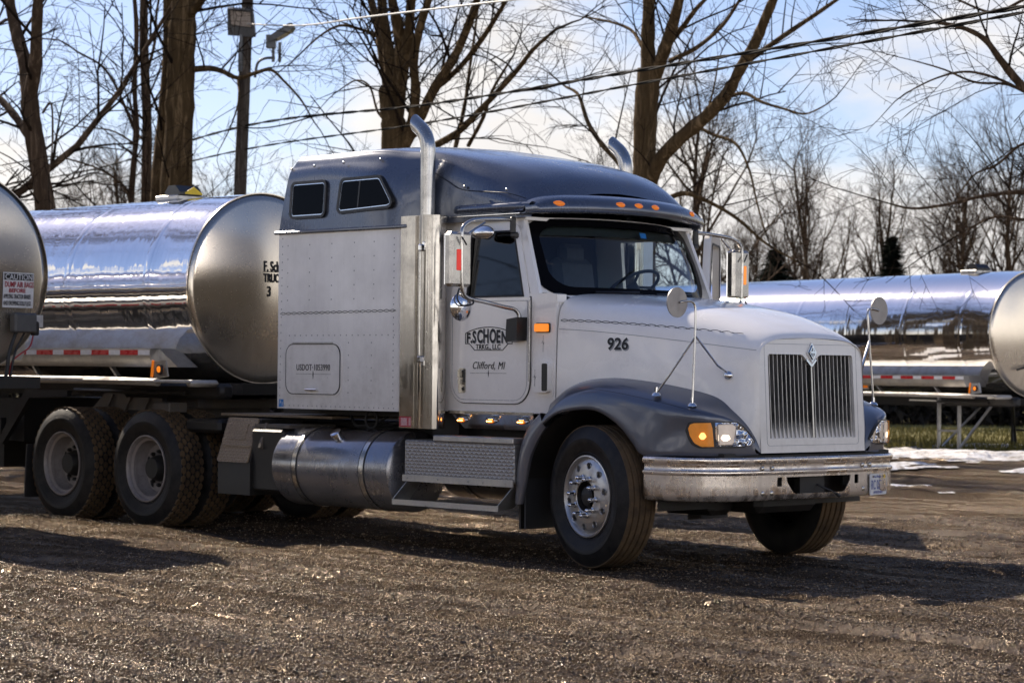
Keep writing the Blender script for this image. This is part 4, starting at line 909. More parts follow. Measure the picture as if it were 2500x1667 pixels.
# ================================================================ door mirrors
def mirror_set(sg,lab):
    t=(lambda pts:[(x,sg*y,z) for x,y,z in pts])
    mb=MB(); mb.tube(cr_pts(t([(-1.0,1.04,2.525),(-.985,1.15,2.525),(-.975,1.38,2.51),(-.97,1.50,2.49),(-.965,1.585,2.44),(-.96,1.60,2.36),(-.96,1.60,2.2),(-.96,1.595,2.02),(-.962,1.58,1.96),(-.965,1.52,1.92),(-.96,1.35,1.895),(-.95,1.17,1.865),(-.935,1.08,1.85),(-.92,1.045,1.815),(-.91,1.04,1.77)]),70),.0155,12)
    br=P(mb,'mirror_bracket',steel,truck,lab,60)
    mb=MB(); mb.box((-.99,sg*1.045,2.485),(.035,.05,.13),b=.01); mb.box((-.985,sg*1.03,2.41),(.05,.07,.05),b=.015); P(mb,'bracket_mount',black,br)
    mb=MB(); mb.prism([(-.985,1.605),(-.865,1.615),(-.86,1.79),(-.975,1.775)],lambda u,v,tt:(u,sg*(1.01+tt),v),0,.11); P(mb,'bracket_base',black,br)
    mb=MB(); mb.box((-1.0,sg*1.60,2.205),(.085,.215,.405),b=.022); P(mb,'mirror_housing',mirhouse,br)
    mb=MB(); mb.box((-1.045,sg*1.60,2.205),(.008,.19,.38),b=.004); P(mb,'mirror_glass',chrome,br)
    mb=MB(); mb.box((-.956,sg*1.63,2.20),(.012,.045,.155),b=.006); P(mb,'mirror_marker',redlens if sg<0 else amber_lit,br)
    mb=MB(); mb.lathe([(-.03,.0),(-.028,.04),(-.015,.085),(0,.105),(.012,.103),(.012,0)],(-.985,sg*1.575,1.855),(-1,0,0),28); P(mb,'convex_mirror',chrome,br)
    mb=MB(); mb.tube(cr_pts(t([(-.95,1.63,1.99),(-.94,1.66,1.92),(-.93,1.63,1.87),(-.93,1.57,1.865),(-.94,1.50,1.88),(-.95,1.49,1.91)]),24),.007,6); mb.tube(cr_pts(t([(-.93,1.63,2.37),(-.925,1.60,2.33),(-.925,1.585,2.31)]),8),.006,6); P(mb,'mirror_cable',blackrub,br)
    mb=MB(); mb.tube(t([(-.975,1.35,2.49),(-1.0,1.50,2.40),(-1.0,1.55,2.41)]),.007,6); P(mb,'stay_rod',chrome,br)
mirback=paint('dull_mirror_back',(.34,.32,.31),.38,.7,0,.3,(.2,.17,.14),9)
mirhouse=paint('mirror_housing_steel',(.48,.46,.43),.2,.95,0,.25,(.3,.26,.2),8)
mirror_set(-1,'chrome door mirror assembly on the passenger side'); mirror_set(1,'door mirror assembly on the driver side')
# peep mirror above the passenger window
mb=MB(); mb.sphere((-1.29,-1.07,2.435),.12,20,12,(1.0,.40,.50)); mb.v=[(x,y,max(z,2.39-.12*(x+1.29))) for x,y,z in mb.v]; P(mb,'look_down_mirror',chrome)
# ================================================================ hood mirrors
def hood_mirror(sg,lab):
    q=lambda x,y,z:Vector((x,sg*y,z))
    mb=MB(); mb.tube(cr_pts([q(.815,1.045,1.145),q(.81,1.03,1.35),q(.80,1.005,1.65),q(.795,.995,1.80),q(.79,1.0,1.86),q(.785,1.03,1.885),q(.78,1.09,1.885),q(.78,1.15,1.875)],50),.0085,10); post=P(mb,'hood_mirror',steel,truck,lab,60)
    mb=MB(); mb.lathe([(-.03,0),(-.028,.03),(-.018,.075),(0,.104),(.010,.106),(.010,0)],tuple(q(.765,1.165,1.875)),(-1,0,0) if False else (1,.0,0),32); P(mb,'mirror_head',mirback,post,None,40)
    mb=MB(); mb.tube([q(.80,1.01,1.63),q(.64,1.10,1.36),q(.545,1.115,1.245)],.008,8); P(mb,'rear_stay',steel,post)
    mb=MB(); mb.tube([q(.805,1.0,1.64),q(.86,.83,1.44),q(.875,.74,1.39)],.008,8); mb.sphere(tuple(q(.872,.725,1.370)),.036,18,12); P(mb,'front_stay',chrome,post)
    for (x,y,z) in((.815,1.045,1.158),(.54,1.115,1.228)):
        mb=MB(); mb.lathe([(0,.034),(.010,.030),(.020,.016),(.020,0)],tuple(q(x,y,z)),(.1,sg*.12,1),20); mb.cyl(tuple(q(x,y,z+.015)),tuple(q(x,y,z+.055)),.012,10); P(mb,'mirror_foot',chrome,post)
hood_mirror(-1,'round hood mirror on a three legged post, passenger side'); hood_mirror(1,'round hood mirror on the driver side')
# ================================================================ fuel tanks, steps, storage box, chassis
for sg in(-1,1):
    cy,cz,rr=sg*.93,.585,.325
    mb=MB(); x0,x1=-3.63,-2.14
    mb.lathe([(0,0),(.0,rr*.5),(.012,rr*.9),(.03,rr*.985),(.05,rr),(x1-x0-.05,rr),(x1-x0-.03,rr*.985),(x1-x0-.012,rr*.9),(x1-x0,rr*.5),(x1-x0,0)],(x0,cy,cz),(1,0,0),72)
    tk=P(mb,'fuel_tank',tank_blue,truck,'slate blue cylindrical fuel tank with two steel straps' if sg<0 else None,40)
    for x in(-3.31,-2.47):
        mb=MB(); mb.lathe([(0,rr+.001),(0,rr+.006),(.05,rr+.006),(.05,rr+.001)],(x-.025,cy,cz),(1,0,0),72); P(mb,'tank_strap',steel,tk,None,40)
        mb=MB(); mb.lathe([(0,rr+.001),(0,rr+.003),(.075,rr+.003),(.075,rr+.001)],(x-.037,cy,cz),(1,0,0),72); P(mb,'strap_liner',blackrub,tk)
    a=R(38); mb=MB(); o=Vector((-2.90,cy+sg*math.sin(a)*rr*.98,cz+math.cos(a)*rr*.98)); mb.lathe([(0,.04),(.03,.04),(.035,.048),(.055,.048),(.06,.04),(.06,0)],o,(0,sg*math.sin(a),math.cos(a)),18); P(mb,'fuel_cap',chrome,tk)
    mb=MB(); mb.box((-1.41,sg*1.06,.695),(1.22,.28,.30),b=.012); sb=P(mb,'step_box',dpl,truck,'diamond plate battery box with step below the passenger door' if sg<0 else None)
    mb=MB(); mb.box((-1.41,sg*1.207,.548),(1.225,.012,.05)); 
    for x in(-1.97,-1.62,-1.28,-1.12,-.88): mb.lathe([(0,.009),(.006,.008),(.006,0)],(x,sg*1.213,.548),(0,sg,0),8)
    P(mb,'step_rail',alum,sb)
    mb=MB(); mb.box((-1.24,sg*1.13,.865),(.88,.16,.045),b=.006); P(mb,'upper_tread',alum,sb)
    mb=MB(); mb.box((-1.50,sg*1.17,.365),(1.19,.16,.012)); mb.box((-1.50,sg*1.25,.36),(1.19,.01,.042))
    for x in(-2.09,-.915):
        mb.prism([(x-.0,.345),(x+.0+.001,.345),(x+.12,.53),(x+.06,.53)],lambda u,v,t:(u,sg*(1.17+t),v),-.08,.075) if False else mb.add([(x,sg*1.25,.34),(x,sg*1.25,.385),(x+.09,sg*1.18,.53),(x+.09,sg*1.02,.53),(x,sg*1.09,.36),(x+.006,sg*1.25,.34),(x+.006,sg*1.25,.385),(x+.096,sg*1.18,.53),(x+.096,sg*1.02,.53),(x+.006,sg*1.09,.36)],[(0,1,2,3,4),(9,8,7,6,5),(0,5,6,1),(1,6,7,2),(2,7,8,3),(3,8,9,4),(4,9,5,0)])
    P(mb,'lower_step',alum,sb)
# storage box with slanted muddy lid
S3=lambda u,v,t:(u,-t,v)
mb=MB(); pf=[(1.18,.32),(1.18,.60),(1.06,.955),(.62,.97),(.62,.32)]   # (y outward, z)
mb.prism([(-y,z) for y,z in pf],lambda u,v,t:(t,u,v),-4.42,-3.98); mb.box((-3.80,-.94,.62),(.42,.42,.52),b=.02)
bx_=P(mb,'storage_box',boxm,truck,'black storage box with a mud caked diamond plate lid behind the fuel tank')
def LT2(u,v,t): # u along x, v 0..1 along slope
    a=Vector((u,-1.18,.60)); b=Vector((u,-1.06,.955)); n_=Vector((0,-.947,.32)).normalized(); p=a.lerp(b,v)+n_*t; return tuple(p)
mb=MB(); mb.prism(rpoly(-4.42,-.03,-4.0,1.02,.03),LT2,.002,.014); mb.prism([(-4.40,.33),(-4.02,.33),(-4.02,.36),(-4.40,.36)],LT2,.012,.022); mb.prism([(-4.30,.50),(-4.12,.50),(-4.12,.53),(-4.30,.53)],LT2,.012,.02); mb.prism([(-4.135,.50),(-4.115,.50),(-4.115,.88),(-4.135,.88)],LT2,.012,.02); P(mb,'box_lid',dpl_mud,bx_)
mb=MB(); mb.box((-3.86,-1.07,.80),(.03,.16,.22),rot=(R(-20),0,0)); mb.box((-3.78,-.86,.905),(.46,.5,.03)); P(mb,'box_bracket',mudmetal,bx_)
# frame rails and clutter
mb=MB()
for s_ in(-1,1): mb.box((-4.2,s_*.43,.80),(7.0,.09,.27)); mb.box((-6.15,s_*.62,.62),(2.2,.12,.10))
for x in(-2.2,-3.8,-4.8,-6.15,-7.5): mb.box((x,0,.80),(.12,.86,.2))
for x in(-5.49,-6.813): mb.cyl((x,-.95,RR),(x,.95,RR),.12,16); mb.sphere((x,0,RR+.02),.24,16,10)
mb.box((-3.0,.1,.75),(1.6,.6,.35)); mb.box((-4.9,-.75,.88),(.5,.5,.12),b=.03); mb.box((-3.0,0,1.03),(1.9,1.7,.04)); mb.box((-1.3,0,.95),(1.2,1.5,.2)); mb.box((-1.9,-.62,.95),(.3,.5,.25))
P(mb,'chassis_frame',darkm)
mb=MB(); mb.box((-4.0,-.30,.985),(1.5,1.2,.02)); P(mb,'deck_plate',dpl_mud)
mb=MB(); mb.prism([(-6.9,-.55),(-6.7,-.42),(-5.7,-.42),(-5.55,-.55),(-5.55,.55),(-5.7,.42),(-6.7,.42),(-6.9,.55)],lambda u,v,t:(u,v,t),1.02,1.10); mb.box((-6.15,0,.98),(.7,.95,.1)); P(mb,'fifth_wheel',mudmetal)
for s_ in(-1,1):
    mb=MB(); mb.prism([(-7.18,.98),(-6.95,1.14),(-6.03,1.14),(-6.03,.99)],lambda u,v,t:(u,s_*(.55+t),v),0,.05); 
    for x in(-6.85,-6.55,-6.25): mb.box((x,s_*.61,1.05),(.02,.03,.19),rot=(0,R(35),0))
    P(mb,'slide_rail',mudmetal)
    mb=MB(); mb.box((-5.47,s_*.92,1.03),(.24,.2,.09),b=.01); P(mb,'spring_block',mudmetal)
    mb=MB(); mb.box((-7.40,s_*.98,.40),(.02,.40,.50),rot=(0,R(4),0)); P(mb,'rear_mud_flap',blackrub)
# loose air hoses
mb=MB()
for k in range(5):
    y=-.75+.13*k; mb.tube(cr_pts([(-3.2+.2*k,y,1.05),(-3.1+.15*k,y-.05,.96),(-2.95+.1*k,y-.12,.925),(-2.8+.12*k,y-.05,.95),(-2.65+.1*k,y,1.05)],16),.013,6)
mb.tube([(-2.72+math.cos(2*math.pi*k/20)*.07,-.93,.985+math.sin(2*math.pi*k/20)*.075) for k in range(21)],.012,6,False)
P(mb,'air_hoses',blackrub)
# ================================================================ tank trailers
def plainbox(c,d,name,mat,par,b=.004,rot=None): mb=MB(); mb.box(c,d,rot,b); return mb.build(name,mat,par)
def tape(par,x0,x1,y,z,h=.045,run=.28,wr=.18,face=-1):
    k=0;x=x0; xs=[x0]
    while x>x1: x=max(x1,x-(run if k%2 else wr)); xs.append(x);k+=1
    m_=MB(); yo=y+.0015*(1 if y>0 else -1)
    m_.add([(q,yy_,zz) for q in xs for yy_,zz in((yo,z-h/2),(yo,z+h/2))],[(2*i,2*i+1,2*i+3,2*i+2) for i in range(len(xs)-1)])
    a=m_.build('reflective_tape',whrefl,par,None,0); a.data.materials.append(redrefl)
    for pq in a.data.polygons:
        if sum(1 for q in xs[1:-1] if q>pq.center.x)%2: pq.material_index=1
def conform(mb,cz,dx=-.03,rad=.87):
    mb.v=[(x+dx+.10*(1-((y*y+(z-cz)**2)/rad**2))-.003,y,z) for x,y,z in mb.v]; return mb
def trailer(name,label,loc,rz,L_,rad,cz,mats,detail,legs,group=None):
    """origin at ground under the head; tank runs towards local -X"""
    e=empty(name,loc,label,'tank trailer',None,rz)
    # mirror shell : own origin on the axis so that the material runs along it
    mb=MB(); prof=[(0,rad),( -.02,rad+.004),(-.05,rad)]
    h=-.05
    while h>-L_+.3: 
        h-=.5; prof+=[(h,rad)]
    prof+=[(-L_,rad)]
    mb.lathe([(a,b) for a,b in prof],(0,0,0),(1,0,0),160); o=mb.build('tank_shell',mats[0],e,None,60); o.location=(0,0,cz)
    mb=MB(); mb.lathe([(-.02,rad-.004)]+[(.10*(1-(k/12)**2)-.005,rad*k/12) for k in range(12,-1,-1)],(0,0,0),(1,0,0),96); o=mb.build('tank_head',mats[1],e,None,179); o.location=(0,0,cz)
    mb=MB(); mb.lathe([(-.02,rad+.001),(-.02,rad+.005),(.0,rad+.005),(.0,rad-.004)],(0,0,0),(1,0,0),128); o=mb.build('head_rim',mats[1],e,None,30); o.location=(0,0,cz)
    zs=cz-.62*rad/.87
    for s_ in(-1,1):
        # side rail shelf
        mb=MB(); mb.prism([(s_*(rad*.70),zs+.055),(s_*(rad+.07),zs+.055),(s_*(rad+.07),zs-.04),(s_*(rad+.03),zs-.11),(s_*(rad*.62),zs-.11),(s_*rad*.62,zs)],lambda u,v,t:(t,u,v),-.45 if True else 0,-L_+.2); rl=mb.build('side_rail',alum,e,None,30)
        if detail and L_<13: mb=MB(); mb.prism([(-.45,zs+.055),(-.16,zs-.11),(-.45,zs-.11)],lambda u,v,t:(u,s_*(rad*.72+t),v),0,.22); mb.build('rail_gusset',alum,e,None,30)
        tape(rl,-.46,-L_+.3,s_*(rad+.0725),zs+.02)
        if detail:
            mb=MB(); 
            for x in(-1.0,-2.3,-3.6,-4.9): mb.prism([(x-.2,zs-.11),(x-.17,zs-.11),(x+.0,zs-.26),(x-.03,zs-.26)],lambda u,v,t:(u,s_*(rad-.05+t),v),0,.05)
            mb.build('outrigger',alum,rl,None,30)
            # half round fender walkway
            mb=MB(); yy=s_*(rad+.31)
            mb.tube(cr_pts([(-8.0,yy,zs-.235),(-2.2,yy,zs-.235),(-.75,yy,zs-.235),(.0,yy,zs-.245)],12),.034,14); mb.box((-.33,s_*(rad+.2),zs-.235),(1.55,.32,.025),b=.008); mb.box((.42,s_*(rad+.14),zs-.25),(.12,.30,.06),b=.025); wk=mb.build('fender_walkway',walk_m,e,None,40)
            mb=MB(); mb.box((-.2,s_*rad*.95,zs-.32),(1.5,.14,.14),b=.03); mb.tube([(-1.6,s_*(rad+.1),zs-.33),(.1,s_*(rad+.1),zs-.34)],.02,8); mb.build('valve_pipe',darkm,e,None,40)
            # clearance lamp on bracket
            mb=MB(); mb.prism([(-.085,-.075),(.115,-.055),(.08,.085),(-.105,.075)],lambda u,v,t:(u+.06,s_*(rad+.32+t),v+zs-.135),0,.012); lb=mb.build('lamp_bracket',alum,e,None,20)
            mb=MB(); mb.lathe([(0,.046),(.02,.044),(.022,.032),(.014,.030)],(.065,s_*(rad+.333),zs-.13),(0,s_,0),24); mb.build('lamp_grommet',blackrub,lb); mb=MB(); mb.lathe([(0,.030),(.018,.027),(.024,0)],(.065,s_*(rad+.337),zs-.13),(0,s_,0),20); mb.build('amber_lens',amber_lit,lb); mb=MB(); mb.box((-.05,s_*(rad+.335),zs-.125),(.025,.02,.15),rot=(0,R(8),0),b=.004); mb.build('side_reflector',amber,lb)
    # undercarriage
    mb=MB(); mb.box((-.9,0,cz-rad-.05),(2.6,1.1,.10)); mb.box((-L_/2,.42,cz-rad-.06),(L_-.6,.10,.16)); mb.box((-L_/2,-.42,cz-rad-.06),(L_-.6,.10,.16)); mb.box((-1.0,0,cz-rad-.10),(1.0,.9,.04)); mb.build('frame_rails',darkm,e,None,20)
    # top box
    mb=MB(); mb.box((-1.30,0,cz+rad+.01),(.36,.34,.05),b=.01); tb=mb.build('manhole_cover',alum,e)
    mb=MB(); mb.prism([(-1.34,cz+rad+.035),(-1.10,cz+rad+.035),(-1.10,cz+rad+.06),(-1.17,cz+rad+.125),(-1.28,cz+rad+.125),(-1.34,cz+rad+.06)],lambda u,v,t:(u,t,v),-.16,.10); mb.build('dust_lid',black,e)
    if detail and L_<13: mb=MB(); mb.prism([(-.10,.042),(.10,.042),(.10,.055),(0,.115),(-.10,.055)],lambda u,v,t:(-1.099+t,u,v+cz+rad),0,.004); mb.build('hazard_label',yel,e)
    for s_ in(-1,1):
        if legs=='ladder':
            # landing gear: two uprights with rungs and a diagonal brace on each side
            m1=MB(); y=s_*.76; zb=.02
            for dx in(-.22,.22): m1.box((-1.05+dx,y,(cz-rad)/2+zb),(.038,.045,cz-rad))
            for z in(.30,.72): m1.box((-1.05,y,z),(.44,.03,.03))
            m1.box((-1.05,y,.015),(.52,.2,.03)); m1.tube([(-1.2,y,.06),(-.75,y*.3,cz-rad)],.02,6); m1.tube([(-.8,y,.06),(-.35,y*.6,cz-rad)],.022,6); m1.build('landing_leg',alum if s_<0 else darkm,e,None,20)
        elif legs:
            mb=MB(); mb.box((-2.9,s_*.65,(cz-rad)/2+.1 if legs=='down' else .85),(.13,.13,(cz-rad)-.1 if legs=='down' else .65)); mb.box((-2.9,s_*.65,.02 if legs=='down' else .52),(.3,.25,.03)); mb.tube([(-2.9,s_*.65,.75),(-2.2,s_*.4,cz-rad)],.03,6); mb.build('landing_leg',alum if legs!='down' else darkm,e,None,20)
    return e
walk_m=paint('pale_fender_metal',(.42,.40,.37),.45,.3,0,.6,(.17,.135,.10),5)
A=trailer('tank_trailer','polished milk tank trailer hitched right behind the white truck',(-5.30,0,0),0,12.0,.87,2.12,(tank_m,tank_head_m),True,None)
B=trailer('tank_trailer','tank trailer cut off at the left edge with a caution notice on its head',(-5.72,-2.93,0),0,12.0,.87,2.17,(tank_m,tank_head_m),False,'down')
C3=trailer('tank_trailer','tank trailer parked on its landing gear in front of the woods at the right',(-7.63,16.35,.25),R(-12.4),14.0,.95,1.75,(tank_far,tank_head_m),True,'ladder')
for e_,s0 in((A,0),(B,0)):
    for x in(-9.6,-10.9):
        for o in(-1,1):
            wh=wheel('trailer_wheel',(x,o*1.16,RR),o,0,'dim',e_)
    # hide nothing: axles
    mb=MB()
    for x in(-9.6,-10.9): mb.cyl((x,-1,RR),(x,1,RR),.07,12)
    mb.box((-10.2,0,.95),(2.4,1.0,.25)); mb.build('bogie',darkm,e_)
for e_ in (A,):
    mb=MB(); mb.box((-3.25,0,.86),(.9,1.5,.42)); mb.box((-3.6,0,.62),(.25,1.1,.5)); mb.build('landing_gear_crossbar',darkm,e_)
    mb=MB(); mb.prism([(-3.15,.62),(-3.02,.62),(-2.55,1.08),(-1.9,1.10),(-1.9,1.16),(-2.62,1.16)],lambda u,v,t:(u,-.86+t,v),0,.05); mb.box((-3.09,-.84,.80),(.12,.06,.16)); mb.build('suspension_bracket',darkm,e_)
# lettering and fittings on the heads
mb=text_mb('F. Schoen',.13,Matrix.Translation((.034,-.085,.155))@Euler((R(90),0,R(90))).to_matrix().to_4x4(),bold=.003,sx_=.62)
text_mb('TRUCKING',.11,Matrix.Translation((.034,-.085,.055))@Euler((R(90),0,R(90))).to_matrix().to_4x4(),bold=.003,sx_=.62,mb=mb); text_mb('3',.13,Matrix.Translation((.034,-.05,-.075))@Euler((R(90),0,R(90))).to_matrix().to_4x4(),bold=.003,sx_=.8,mb=mb)
mb.box((.034,.05,.148),(.001,.28,.006)); conform(mb,0,-.03); o=mb.build('tank_lettering',inkm,A,None,0); o.location=(0,0,2.12)
H=lambda u,v,t:(.032+t,u,v)
# B head: notice plate (local coordinates of B; y offset from -2.93)
mb=MB(); mb.grid([[(.040,.37+.335*i/6,1.885+.30*j/4) for j in range(5)] for i in range(7)]); conform(mb,2.17,-.028); pl_=mb.build('caution_plate',plate_w,B,None,20)
mb=MB(); mb.grid([[(.0425,.38+.315*i/6,2.12+.055*j/2) for j in range(3)] for i in range(7)]); conform(mb,2.17,-.028); mb.build('caution_header',inkm,pl_,None,0)
def TB2(y,z): return Matrix.Translation((.0440,y-.06,z))@Euler((R(90),0,R(90))).to_matrix().to_4x4()
mb=text_mb('CAUTION',.066,TB2(.449,2.125),bold=.0005,sx_=1.0,ext=.0008); conform(mb,2.17,-.028); o=mb.build('caution_word',whrefl,pl_,None,0)
mb=text_mb('DUMP AIR BAGS',.066,TB2(.445,2.06),bold=.001,sx_=.66,ext=.0008); text_mb('BEFORE',.047,TB2(.49,2.015),bold=.0012,sx_=1.12,ext=.0008,mb=mb); conform(mb,2.17,-.028); mb.build('red_lettering',redink,pl_,None,0)
mb=text_mb('APPLYING TRACTOR BRAKES',.052,TB2(.437,1.963),bold=.0006,sx_=.43,ext=.0008); text_mb('AND DROPPING DOLLY LEGS',.052,TB2(.437,1.905),bold=.0006,sx_=.43,ext=.0008,mb=mb); conform(mb,2.17,-.028); mb.build('black_lettering',inkm,pl_,None,0)
plainbox((.13,.55,1.755),(.10,.22,.17),'junction_box',plain('grey_box',(.10,.10,.10),.5,.4),B,.015); plainbox((.12,.67,1.71),(.07,.06,.12),'air_coupling',darkm,B,.012)
plainbox((.035,.735,1.775),(.004,.145,.105),'data_plate',plain('data_plate_metal',(.55,.55,.55),.4,.5),B,.001)
mb=MB(); mb.tube(cr_pts([(.1,.5,1.68),(.12,.42,1.5),(.12,.40,1.35),(.1,.38,1.2)],14),.016,6); mb.tube(cr_pts([(.1,.58,1.67),(.13,.47,1.5),(.13,.43,1.3)],14),.010,6); mb.build('air_line',blackrub,B); mb=MB(); mb.tube(cr_pts([(.1,.67,1.66),(.12,.62,1.55),(.12,.50,1.47),(.12,.44,1.40),(.1,.43,1.2)],20),.007,6); mb.build('red_air_line',redink,B)
# C head fittings
plainbox((.20,.02,1.85),(.10,.34,.52),'control_cabinet',plain('cabinet_grey',(.33,.32,.30),.4,.4),C3,.02)
mb=MB(); mb.tube(cr_pts([(.1,-.5,1.22),(.12,-.25,1.27),(.12,.1,1.27),(.1,.4,1.24)],16),.016,6); mb.build('air_line',blackrub,C3)
mb=MB(); mb.box((-3.0,-.72,.98),(.16,.02,.17)); lb=mb.build('lamp_bracket',alum,C3); mb=MB(); mb.box((-3.0,-.735,1.02),(.12,.02,.05),b=.01); mb.box((-3.0,-.735,.94),(.12,.02,.035),b=.008); mb.build('amber_lens',amber,lb)

# ================================================================ second white truck glimpsed through the open door
T2=empty('parked_white_truck',(-7.0,3.0,0),'white sleeper truck standing beyond, glimpsed through the open far door','truck')
mb=MB(); mb.prism([(-1.0,0),(3.6,0),(2.6,1.3),(-1.0,1.3)],lambda u,v,t:(u,v,t),1.1,2.85); mb.build('sleeper_box',plain('white_side',(.85,.85,.84),.45),T2)
mb=MB(); mb.box((1.0,.7,.75),(3.6,.8,.7)); 
for x in(0,2.3): mb.cyl((x,.1,.5),(x,.4,.5),.5,32)
mb.build('running_gear',darkm,T2)
mb=MB(); mb.tube([(2.72,-.06,1.9),(2.72,-.06,2.42)],.016,8); mb.box((2.72,-.04,2.44),(.06,.07,.06),b=.01); mb.tube([(2.72,-.06,2.42),(2.45,-.05,2.52)],.014,6); mb.build('grab_handle',steel,T2)
mb=MB(); mb.box((2.38,-.015,2.0),(.20,.02,1.6)); mb.build('heat_shield',plain('beige_reflection',(.62,.57,.48),.4),T2); mb=MB(); mb.box((2.10,-.015,2.0),(.22,.02,1.6)); mb.build('side_strip',greenm,T2)  # mirrored beige and green are painted on as flat colours
